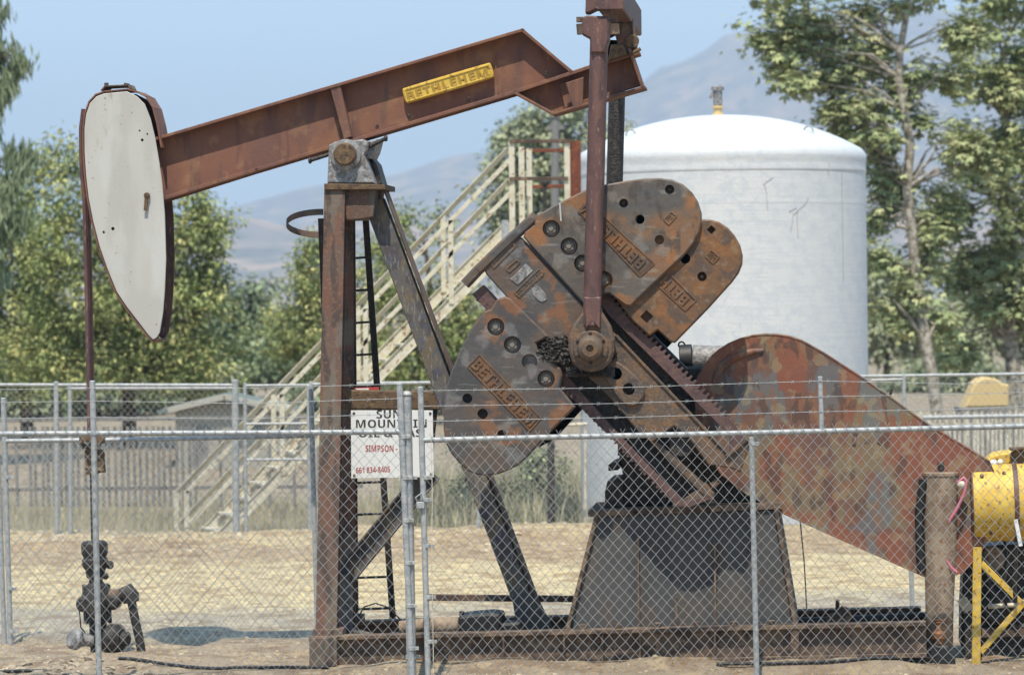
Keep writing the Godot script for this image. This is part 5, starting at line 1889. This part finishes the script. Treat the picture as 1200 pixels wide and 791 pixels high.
func make_background():
	var mb: MB
	# low slat fence
	var z := -44.0
	var xf := grounded(180, 588, 44.0)
	F = xf
	var t := thing("slat_fence", "low fence of dark grey upright slats behind the open gate leaf", "fence", xf)
	rng.seed = 4
	var slat := MB.new()
	slat.bar(Vector3(0, 0, 0), Vector3(0, 1.12, 0), 0.042, 0.02, Vector3(1, 0, 0))
	var sm := slat.mesh()
	for i in 62:
		var px := -30.0 + i * 7.2
		if px > 232 and (i % 4 != 0): continue
		if (px > 10 and px < 40 and i % 2 == 0): continue
		var p := Q(px + rng.randf_range(-1, 1), 590)
		var o := put("slat", sm, M.wood_grey, t)
		o.position = Vector3(p.x, Q(px, 594).y, rng.randf_range(-0.015, 0.015))
		o.rotation.z = rng.randf_range(-0.015, 0.015)
	for y in [491.0, 572.0]:
		mb = MB.new()
		mb.bar(Q(-30, y + 2, -0.04), Q(425, y - 2.5, -0.04), 0.04, 0.05)
		obj("rail", mb, M.wood_grey, t)
	# picket fence on the right
	xf = grounded(1060, 590, 45.5)
	F = xf
	t = thing("picket_fence", "pale weathered picket fence behind the belt guard and yellow drum", "fence", xf)
	var pk := MB.new()
	var ph := Q(1060, 482).y
	pk.ext(PackedVector2Array([Vector2(-0.021, 0), Vector2(0.021, 0), Vector2(0.021, ph - 0.03), Vector2(0.0, ph), Vector2(-0.021, ph - 0.03)]), 0.01, -0.01, 0.002)
	var pm := pk.mesh()
	for i in 58:
		var px := 905.0 + i * 5.5
		var o := put("picket", pm, M.picket, t)
		var p := Q(px, 500)
		o.position = Vector3(p.x, -0.02 + rng.randf_range(-0.015, 0.015), 0)
		o.rotation.z = rng.randf_range(-0.012, 0.012)
	for y in [500.0, 560.0]:
		mb = MB.new()
		mb.bar(Q(900, y + 2, -0.03), Q(1225, y - 2, -0.03), 0.03, 0.08)
		obj("rail", mb, M.picket, t)
	# pipe rail in front of it
	xf = grounded(1150, 610, 40.5)
	F = xf
	t = thing("pipe_rail", "galvanised pipe rail in front of the pale picket fence", "rail", xf)
	mb = MB.new()
	mb.tube(PackedVector3Array([Q(1082, 489.5), Q(1260, 486.5)]), 0.028, 12)
	obj("pipe", mb, M.galvanised, t)
	for px in [1085, 1250]: post(Q(px, 625), Q(px, 489), 0.024, t)
	# white pipe by the weight
	xf = grounded(620, 620, 38.8)
	F = xf
	t = thing("white_pipe", "white pipe rail behind the lower crank weight", "pipe", xf)
	mb = MB.new()
	mb.tube(PackedVector3Array([Q(560, 503), Q(640, 499.5), Q(688, 497)]), 0.022, 10)
	obj("pipe", mb, M.picket, t)
	for px in [562, 686]:
		mb = MB.new()
		mb.tube(PackedVector3Array([Q(px, 500), Q(px, 632)]), 0.02, 10)
		obj("leg", mb, M.picket, t)
	# cream block with a rounded top
	xf = grounded(1154, 500, 52.0)
	F = xf
	t = thing("cream_block", "cream coloured round topped block standing behind the pale pickets", "block", xf)
	mb = MB.new()
	var hb := Q(1128, 451).y
	var lowb := Q(1128, 477).y
	mb.ext(PackedVector2Array([Vector2(Q(1128, 451).x, lowb), Vector2(Q(1180, 451).x, lowb), Vector2(Q(1180, 451).x, hb), Vector2(Q(1172, 451).x, hb + 0.03), Vector2(Q(1165, 447).x, hb + 0.10), Vector2(Q(1155, 446).x, hb + 0.13), Vector2(Q(1146, 447).x, hb + 0.10), Vector2(Q(1139, 451).x, hb + 0.02)]), 0.3, -0.3, 0.03)
	obj("body", mb, M.cream, t)
	mb = MB.new()
	mb.ext(PackedVector2Array([Vector2(Q(1122, 451).x, -0.1), Vector2(Q(1186, 451).x, -0.1), Vector2(Q(1186, 451).x, lowb), Vector2(Q(1122, 451).x, lowb)]), 0.36, -0.36, 0.02)
	obj("plinth", mb, M.wood_grey, t)
	# shed
	xf = grounded(255, 560, 56.0)
	F = xf
	t = thing("shed", "low pale shed with a shallow gable roof behind the slat fence", "shed", xf)
	mb = MB.new()
	mb.ext(poly([205, 484, 262, 467, 330, 481, 338, 484, 338, 585, 205, 585], 0.0), 0.0, -3.0, 0.01)
	obj("wall", mb, M.shed_wall, t)
	for k in [[196, 480, 263, 464], [262, 464, 345, 482]]:
		mb = MB.new()
		mb.bar(Q(k[0], k[1], -1.5), Q(k[2], k[3], -1.5), 3.4, 0.07)
		obj("roof", mb, M.shed_roof, t)
		mb = MB.new()
		mb.bar(Q(k[0], k[1] + 1, 0.22), Q(k[2], k[3] + 1, 0.22), 0.03, 0.10)
		obj("trim", mb, M.trim, t)
	mb = MB.new()
	mb.ext(poly([225, 560, 225, 500, 243, 500, 243, 560], 0.0), 0.03, -0.01)
	obj("door", mb, M.wood_grey, t)
	mb = MB.new()
	mb.ext(poly([275, 522, 275, 498, 305, 498, 305, 522], 0.0), 0.03, -0.01)
	obj("window", mb, M.shed_roof, t)
	# utility pole
	xf = grounded(650, 500, 70.0)
	F = xf
	t = thing("utility_pole", "grey utility pole rising behind the stair platform", "pole", xf)
	mb = MB.new()
	mb.tube(PackedVector3Array([Vector3(0, -0.3, 0), Q(650, 300), Q(651, 136)]), [0.11, 0.10, 0.09], 14)
	obj("shaft", mb, M.pole_grey, t)
	mb = MB.new()
	mb.cyl(Q(651, 138), Q(651, 130), 0.12, 12)
	mb.bar(Q(641, 150), Q(661, 149), 0.09, 0.10)
	obj("top_fitting", mb, M.pole_grey, t)

# --- trees ------------------------------------------------------------------------
func leaf_clump(sd: int, count: int, size: float, spread: float, style: int) -> Mesh:
	var mb := MB.new()
	var r := RandomNumberGenerator.new()
	r.seed = sd
	for i in count:
		var c := Vector3(r.randfn(0, 0.45), r.randfn(0, 0.38), r.randfn(0, 0.45)) * spread
		var out := (c + Vector3(r.randf_range(-0.3, 0.3), -0.10, r.randf_range(-0.3, 0.3)) * spread).normalized()
		if style == 2: out = Vector3(r.randfn(0, 0.18), -1, r.randfn(0, 0.18)).normalized()
		out.y -= 0.45
		out = out.normalized()
		var side := out.cross(Vector3(r.randf_range(-0.5, 0.5), 1, r.randf_range(-0.5, 0.5)))
		if side.length() < 0.05: side = Vector3.RIGHT
		side = side.normalized()
		var nn := side.cross(out)
		var l := size * r.randf_range(0.7, 1.25)
		if style == 1:     # lobed leaf: three blades
			for a in [-0.85, 0.0, 0.85]:
				var d: Vector3 = (out * cos(a) + side * sin(a) - nn * 0.15).normalized()
				var s := d.cross(nn).normalized() * l * 0.17
				var tip := c + d * l * (1.0 if a == 0.0 else 0.78)
				var mid := c + d * l * 0.45 + nn * l * 0.05
				mb.tri(c, mid + s, tip, nn); mb.tri(c, tip, mid - s, nn)
		else:
			var w := l * (0.30 if style == 0 else 0.10)
			var mid := c + out * l * 0.45
			var tip := c + out * l - nn * l * 0.12
			mb.tri(c, mid + side * w + nn * w * 0.35, tip, nn)
			mb.tri(c, tip, mid - side * w + nn * w * 0.35, nn)
	return mb.mesh()

func leaf_mat(called: String, tint: Color) -> StandardMaterial3D:
	var m := StandardMaterial3D.new()
	m.resource_name = called
	m.albedo_color = tint
	m.vertex_color_use_as_albedo = true
	m.roughness = 0.85
	m.metallic_specular = 0.25
	m.backlight_enabled = true
	m.backlight = Color(0.34, 0.36, 0.15)
	m.cull_mode = BaseMaterial3D.CULL_DISABLED
	M[called] = m
	return m

# lobes: [px, py, rx, ry, depth offset, clumps]; cols: a list of linear leaf colours
func tree(called: String, label: String, category: String, sd: int, depth: float, trunk: Array, lobes: Array, clump: Mesh, cs: float, cols: Array, bark: Material, gap := 0.0, group := ""):
	var root := at(trunk[0][0], 400, depth)
	var o := Vector3(root.x, ground_height(root.x, -depth) - 0.05, -depth)
	var t := thing(called, label, category, Transform3D(Basis(), o), group)
	rng.seed = sd
	var mb := MB.new()
	var tp := PackedVector3Array([Vector3(0, -0.2, 0)])
	var tr := [trunk[0][2] * 1.25]
	for k in trunk:
		var p := at(k[0], k[1], depth) - o
		if p.y < 0.15: continue
		p.z += rng.randf_range(-0.15, 0.15)
		tp.append(p); tr.append(k[2])
	mb.tube(tp, tr, 12)
	obj("trunk", mb, bark, t)
	mb = MB.new()
	var spots := []
	var gn := FastNoiseLite.new()
	gn.seed = sd
	gn.frequency = 0.75
	gn.fractal_octaves = 2
	var s := depth / F_PX
	for lb in lobes:
		var c := at(lb[0], lb[1], depth) - o
		c.z -= lb[4]
		var rad := Vector3(lb[2] * s, lb[3] * s, minf(lb[2] * s * 0.9, 2.2))
		# limb towards the lobe
		var best := 1
		for i in range(1, tp.size()):
			if tp[i].distance_to(c) + maxf(0.0, tp[i].y - c.y + 0.3) * 1.5 < tp[best].distance_to(c) + maxf(0.0, tp[best].y - c.y + 0.3) * 1.5: best = i
		var a := tp[best]
		var lr: float = minf(tr[best] * 0.4, 0.05)
		var ends := []
		for i in 3:
			var e := c + Vector3(rng.randf_range(-0.5, 0.5) * rad.x, rng.randf_range(-0.2, 0.5) * rad.y, rng.randf_range(-0.5, 0.5) * rad.z)
			var m1 := a.lerp(e, 0.35) + Vector3(rng.randf_range(-0.15, 0.15), rng.randf_range(0.0, 0.25), rng.randf_range(-0.15, 0.15))
			var m2 := a.lerp(e, 0.7) + Vector3(rng.randf_range(-0.2, 0.2), rng.randf_range(-0.05, 0.2), rng.randf_range(-0.2, 0.2))
			mb.tube(PackedVector3Array([a, m1, m2, e]), [lr, lr * 0.75, lr * 0.45, lr * 0.15], 6, false)
			ends.append(e); ends.append(m2)
		var made := 0
		var tries := 0
		while made < lb[5] and tries < lb[5] * 6:
			tries += 1
			var d := Vector3(rng.randfn(), rng.randfn(), rng.randfn()).normalized() * pow(rng.randf(), 0.42)
			var p := c + d * rad
			p += Vector3(gn.get_noise_3d(p.x * 2.0, p.y * 2.0, p.z), gn.get_noise_3d(p.y * 2.0, p.x * 2.0, p.z), 0) * 0.5
			if gn.get_noise_3d(p.x, p.y * 1.25, p.z) < gap: continue
			if p.y < 0.1: continue
			made += 1
			var sc := cs * rng.randf_range(0.7, 1.25)
			var b := Basis.from_euler(Vector3(rng.randf_range(-0.3, 0.3), rng.randf() * TAU, rng.randf_range(-0.3, 0.3))).scaled(Vector3.ONE * sc)
			var col: Color = cols[rng.randi() % cols.size()]
			var g := rng.randf_range(0.75, 1.25)
			spots.append([Transform3D(b, p), Color(col.r * g, col.g * g, col.b * g)])
			if made % 9 == 0:
				var e: Vector3 = ends[rng.randi() % ends.size()]
				mb.tube(PackedVector3Array([e, e.lerp(p, 0.5) + Vector3(0, 0.05, 0), p]), [lr * 0.25, lr * 0.18, 0.006], 4, false)
	obj("limbs", mb, bark, t)
	var mm := MultiMesh.new()
	mm.transform_format = MultiMesh.TRANSFORM_3D
	mm.use_colors = true
	mm.mesh = clump
	mm.instance_count = spots.size()
	for i in spots.size():
		mm.set_instance_transform(i, spots[i][0])
		mm.set_instance_color(i, spots[i][1])
	var cr := MultiMeshInstance3D.new()
	cr.multimesh = mm
	cr.material_override = M.leaf
	cr.name = "crown"
	t.add_child(cr)
	cr.set_meta("kind", "stuff")

func make_trees():
	leaf_mat("leaf", Color(1, 1, 1))
	var star := leaf_clump(1, 24, 0.125, 0.31, 1)
	var oval := leaf_clump(2, 32, 0.10, 0.29, 0)
	var hang := leaf_clump(3, 26, 0.30, 0.30, 2)
	var fine := leaf_clump(4, 22, 0.13, 0.30, 0)
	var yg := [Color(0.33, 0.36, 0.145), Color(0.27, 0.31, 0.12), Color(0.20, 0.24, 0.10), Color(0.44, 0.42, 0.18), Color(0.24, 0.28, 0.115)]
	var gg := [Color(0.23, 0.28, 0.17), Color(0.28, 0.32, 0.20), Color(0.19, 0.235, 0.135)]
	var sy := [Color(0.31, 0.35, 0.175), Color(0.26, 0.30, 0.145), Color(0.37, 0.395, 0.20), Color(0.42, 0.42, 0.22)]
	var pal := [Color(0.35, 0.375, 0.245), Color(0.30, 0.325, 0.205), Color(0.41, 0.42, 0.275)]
	# left yellow-green trees
	tree("broadleaf_tree", "yellow green leafy tree right behind the white horsehead", "tree", 11, 62.0, [[150, 440, 0.12], [150, 400, 0.11], [148, 340, 0.09], [146, 290, 0.07], [150, 230, 0.05]], [
		[120, 210, 55, 45, 0.0, 70], [60, 215, 42, 50, 0.6, 60], [90, 290, 75, 60, -0.4, 130], [200, 290, 62, 55, 0.3, 110], [235, 255, 42, 38, 0.0, 55], [160, 360, 110, 60, -0.3, 200], [230, 350, 45, 55, 0.2, 80], [70, 390, 90, 60, 0.4, 170], [200, 420, 75, 40, 0.6, 130], [110, 430, 90, 24, -0.4, 110], [235, 438, 60, 18, -0.3, 60]], oval, 1.0, yg, M.bark_dark, -0.18)
	tree("broadleaf_tree", "green leafy tree beside the drooping grey green tree", "tree", 12, 66.0, [[30, 450, 0.12], [32, 400, 0.10], [30, 320, 0.07], [34, 250, 0.05]], [
		[25, 300, 60, 65, 0, 120], [15, 380, 75, 70, 0.2, 150], [-30, 260, 60, 60, 0.3, 90], [-60, 350, 80, 90, 0.0, 120], [30, 435, 80, 22, -0.3, 90]], oval, 1.05, yg + gg, M.bark_dark, -0.2)
	tree("pepper_tree", "drooping grey green tree with hanging strands beside the horsehead", "tree", 13, 56.0, [[-70, 440, 0.2], [-60, 330, 0.16], [-45, 200, 0.12], [-30, 60, 0.08]], [
		[-8, 30, 18, 40, 0, 24], [-6, 110, 20, 50, 0, 30], [12, 190, 14, 40, 0.1, 18], [0, 250, 18, 50, 0, 26], [-50, 100, 46, 90, 0.3, 70], [33, 84, 7, 16, 0.0, 5], [20, 75, 8, 6, 0.0, 3], [-40, 280, 50, 80, 0.3, 70]], hang, 0.8, gg, M.bark_dark, -0.25)
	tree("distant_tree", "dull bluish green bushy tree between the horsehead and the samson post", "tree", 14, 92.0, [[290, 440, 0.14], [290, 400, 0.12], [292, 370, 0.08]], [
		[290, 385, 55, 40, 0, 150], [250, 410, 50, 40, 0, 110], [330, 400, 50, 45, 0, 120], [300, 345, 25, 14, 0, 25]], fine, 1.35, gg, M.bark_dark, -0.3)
	tree("broadleaf_tree", "yellow green leafy tree behind the rusty samson post", "tree", 15, 70.0, [[400, 450, 0.12], [398, 400, 0.10], [395, 340, 0.07], [392, 300, 0.05]], [
		[372, 330, 38, 42, 0, 70], [345, 385, 50, 45, 0.3, 90], [400, 390, 60, 55, 0, 120], [360, 292, 20, 22, 0, 18], [430, 340, 30, 35, 0.2, 50], [420, 430, 80, 30, 0.3, 90]], oval, 1.0, yg, M.bark_dark, -0.2)
	tree("broadleaf_tree", "yellow green leafy tree behind the middle of the cream stairs", "tree", 16, 72.0, [[500, 450, 0.12], [500, 400, 0.10], [505, 350, 0.07], [500, 300, 0.05]], [
		[478, 275, 26, 26, 0, 30], [455, 300, 28, 32, 0, 40], [520, 370, 55, 60, 0, 140], [470, 380, 55, 55, 0.2, 110], [550, 400, 50, 60, 0.2, 120], [500, 265, 16, 18, 0, 12], [545, 430, 90, 40, 0.4, 120], [470, 430, 60, 40, 0.3, 80]], oval, 1.0, yg, M.bark_dark, -0.2)
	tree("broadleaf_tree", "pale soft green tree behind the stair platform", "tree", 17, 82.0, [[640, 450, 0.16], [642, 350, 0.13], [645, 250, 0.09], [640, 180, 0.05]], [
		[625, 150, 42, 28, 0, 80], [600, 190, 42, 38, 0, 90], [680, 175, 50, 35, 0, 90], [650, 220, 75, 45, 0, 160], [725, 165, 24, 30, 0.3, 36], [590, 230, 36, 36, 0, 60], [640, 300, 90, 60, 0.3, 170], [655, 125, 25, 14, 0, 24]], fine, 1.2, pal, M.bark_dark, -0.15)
	# right sycamores
	tree("sycamore_tree", "tall sycamore with a bare pale mottled trunk beside the white tank", "tree", 18, 58.0, [[1098, 480, 0.116], [1093, 440, 0.112], [1085, 400, 0.105], [1080, 360, 0.102], [1074, 320, 0.095], [1069, 270, 0.092], [1064, 220, 0.088], [1067, 170, 0.085], [1060, 130, 0.082], [1053, 90, 0.075], [1055, 60, 0.068], [1062, 20, 0.054], [1066, -20, 0.048], [1075, -80, 0.034]], [
		[905, 20, 40, 26, 0.2, 34], [930, 55, 40, 30, 0.1, 40], [960, 20, 36, 22, 0.1, 26], [975, 100, 34, 26, 0.3, 30], [1000, 20, 34, 22, 0.1, 26], [1030, 50, 26, 28, 0.35, 26], [1000, 130, 44, 26, 0.1, 40], [960, 140, 34, 20, 0.1, 20], [1045, 110, 30, 34, 0.35, 30], [1035, 170, 40, 24, 0.1, 34], [1080, 150, 20, 24, 0.35, 16], [1050, 205, 30, 22, 0.35, 24], [1025, 190, 26, 16, 0.1, 16], [1100, 90, 36, 22, 0.1, 26], [1130, 40, 40, 30, 0.1, 40], [1090, 10, 34, 20, 0.1, 24], [1032, 260, 18, 16, 0.35, 12], [1100, 215, 28, 26, 0.35, 22], [1098, 310, 22, 18, 0.35, 14], [1052, 360, 22, 26, 0.2, 20], [1120, 170, 30, 24, 0.1, 24], [1040, 240, 22, 30, 0.3, 20], [1085, 265, 24, 26, 0.2, 20], [1040, 310, 24, 26, 0.3, 22], [1075, 345, 26, 24, -0.3, 20], [1095, 380, 24, 20, 0.3, 18], [935, 95, 36, 24, 0.1, 30], [1005, 70, 36, 30, 0.2, 30], [1010, 170, 34, 22, 0.2, 26], [1150, 195, 30, 20, 0.1, 20], [950, -30, 80, 30, 0.1, 60], [1080, -60, 90, 40, 0.1, 80]], star, 1.0, sy, M.bark_pale, 0.06)
	tree("sycamore_tree", "dense leafy sycamore standing beyond the pale mottled trunk", "tree", 19, 61.0, [[1190, 480, 0.16], [1186, 400, 0.14], [1182, 330, 0.12], [1178, 240, 0.10], [1180, 140, 0.08], [1176, 60, 0.06]], [
		[1160, 60, 40, 36, 0, 40], [1185, 30, 36, 36, 0, 40], [1140, 110, 30, 30, 0, 30], [1190, 110, 40, 40, 0, 50], [1160, 160, 40, 34, 0, 44], [1195, 190, 40, 40, 0, 50], [1150, 215, 44, 34, 0, 50], [1120, 250, 40, 34, 0.2, 46], [1180, 260, 50, 36, 0, 60], [1145, 300, 50, 36, 0, 60], [1195, 320, 40, 36, 0, 46], [1120, 340, 36, 34, 0, 40], [1165, 360, 50, 36, 0, 56], [1130, 395, 34, 26, 0, 30], [1235, 150, 50, 120, 0.3, 90], [1240, 330, 50, 90, 0.3, 80], [1200, -30, 60, 40, 0, 40]], star, 1.0, sy, M.bark_pale, 0.03)
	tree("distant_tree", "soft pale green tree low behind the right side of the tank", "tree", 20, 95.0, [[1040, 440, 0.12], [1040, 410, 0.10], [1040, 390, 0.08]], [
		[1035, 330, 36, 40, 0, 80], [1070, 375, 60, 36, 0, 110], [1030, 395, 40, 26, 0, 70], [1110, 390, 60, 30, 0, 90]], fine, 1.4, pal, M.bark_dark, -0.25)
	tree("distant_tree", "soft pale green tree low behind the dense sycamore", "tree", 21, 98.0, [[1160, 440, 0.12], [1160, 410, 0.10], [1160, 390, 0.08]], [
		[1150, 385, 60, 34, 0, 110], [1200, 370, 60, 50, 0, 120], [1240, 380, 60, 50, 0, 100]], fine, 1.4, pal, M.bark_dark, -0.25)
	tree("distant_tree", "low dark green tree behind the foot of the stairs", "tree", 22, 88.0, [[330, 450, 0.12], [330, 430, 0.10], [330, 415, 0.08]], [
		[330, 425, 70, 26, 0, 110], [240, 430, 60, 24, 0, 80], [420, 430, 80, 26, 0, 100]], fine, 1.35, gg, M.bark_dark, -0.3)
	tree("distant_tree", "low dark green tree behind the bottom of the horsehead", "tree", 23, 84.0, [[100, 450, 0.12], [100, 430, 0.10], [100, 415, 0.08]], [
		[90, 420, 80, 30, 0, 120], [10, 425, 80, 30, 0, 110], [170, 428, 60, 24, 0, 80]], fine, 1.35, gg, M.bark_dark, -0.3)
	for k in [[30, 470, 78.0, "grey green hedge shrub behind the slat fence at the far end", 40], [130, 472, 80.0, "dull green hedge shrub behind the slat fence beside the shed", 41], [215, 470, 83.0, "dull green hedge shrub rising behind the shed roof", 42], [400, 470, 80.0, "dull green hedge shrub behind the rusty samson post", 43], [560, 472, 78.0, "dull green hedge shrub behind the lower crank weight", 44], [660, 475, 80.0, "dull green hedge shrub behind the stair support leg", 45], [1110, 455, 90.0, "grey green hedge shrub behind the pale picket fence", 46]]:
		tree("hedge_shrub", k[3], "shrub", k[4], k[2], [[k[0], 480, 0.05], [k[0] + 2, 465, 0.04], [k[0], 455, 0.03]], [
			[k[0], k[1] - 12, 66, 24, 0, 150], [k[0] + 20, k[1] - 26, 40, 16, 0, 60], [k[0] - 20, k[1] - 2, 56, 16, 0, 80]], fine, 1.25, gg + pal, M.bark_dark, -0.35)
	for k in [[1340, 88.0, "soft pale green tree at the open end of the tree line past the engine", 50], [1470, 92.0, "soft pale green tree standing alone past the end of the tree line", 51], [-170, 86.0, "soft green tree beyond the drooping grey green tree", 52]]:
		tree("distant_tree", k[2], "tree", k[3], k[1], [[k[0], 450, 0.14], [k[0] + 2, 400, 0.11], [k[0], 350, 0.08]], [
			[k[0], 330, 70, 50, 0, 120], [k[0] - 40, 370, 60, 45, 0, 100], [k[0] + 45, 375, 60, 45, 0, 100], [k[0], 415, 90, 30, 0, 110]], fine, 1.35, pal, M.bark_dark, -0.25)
	# low shrubs behind the inner fence
	for k in [[545, 585, 42.4, "pale shrub behind the inner fence left of the dark support leg", 30, 45], [590, 590, 42.8, "bluish green shrub behind the inner fence beside the dark support leg", 31, 45], [630, 585, 43.2, "thin bluish shrub between the support leg and the tank", 32, 45]]:
		tree("shrub", k[3], "shrub", k[4], k[2], [[k[0], 600, 0.02], [k[0] + 2, 580, 0.016], [k[0], 560, 0.01]], [
			[k[0], 565, 26, 30, 0, 46], [k[0] + 6, 535, 22, 22, 0, 26]], fine, 0.45, pal + gg, M.bark_dark, -0.3)

func _ready():
	# camera ------------------------------------------------------------------
	cam = Camera3D.new()
	cam.name = "camera"
	var tilt := atan(45.5 / F_PX)
	cam.transform = Transform3D(Basis(Vector3.RIGHT, -tilt) * Basis(Vector3.BACK, -0.0140), EYE)
	var lens := CameraAttributesPhysical.new()
	lens.frustum_focal_length = 163.7
	lens.frustum_focus_distance = 23.9
	lens.exposure_aperture = 4.2
	lens.frustum_near = 0.1
	lens.frustum_far = 20000.0
	cam.attributes = lens
	cam.fov = rad_to_deg(2.0 * atan(395.5 / F_PX))
	cam.near = 0.1
	cam.far = 20000.0
	add_child(cam)
	cam.current = true
	# sky, haze and sun ---------------------------------------------------------
	var env := Environment.new()
	env.background_mode = Environment.BG_SKY
	var sm := ProceduralSkyMaterial.new()
	sm.sky_top_color = Color(0.53, 0.69, 0.84)
	sm.sky_horizon_color = Color(0.86, 0.92, 0.945)
	sm.sky_curve = 0.09
	sm.ground_bottom_color = Color(0.45, 0.40, 0.33)
	sm.ground_horizon_color = Color(0.70, 0.72, 0.74)
	sm.sun_angle_max = 1.0
	var sky := Sky.new()
	sky.sky_material = sm
	env.sky = sky
	env.tonemap_mode = Environment.TONE_MAPPER_LINEAR
	env.tonemap_exposure = 1.72
	env.fog_enabled = true
	env.fog_density = 0.0003
	env.fog_light_color = Color(0.79, 0.86, 0.935)
	env.sdfgi_enabled = true
	env.ssao_enabled = true
	env.ssil_enabled = true
	var we := WorldEnvironment.new()
	we.name = "world_environment"
	we.environment = env
	add_child(we)
	var sun := DirectionalLight3D.new()
	sun.name = "sun"
	sun.light_energy = 1.18
	sun.light_color = Color(1.0, 0.965, 0.90)
	sun.light_angular_distance = 0.5
	sun.shadow_enabled = true
	add_child(sun)
	var el := deg_to_rad(64.5)
	var az := deg_to_rad(-8.0)          # slightly from the left, from behind the camera
	var to := Vector3(sin(az) * cos(el), sin(el), cos(az) * cos(el))
	sun.look_at_from_position(to * 50.0, Vector3.ZERO, Vector3.UP)
	make_materials()
	make_ground()
	make_hills()
	make_tank()
	make_stairs()
	make_trees()
	make_background()
	make_inner_fence()
	make_pump()
	make_wellhead()
	make_engine()
	make_pillar()
	make_yard_things()
	make_front_fence()
	make_litter()
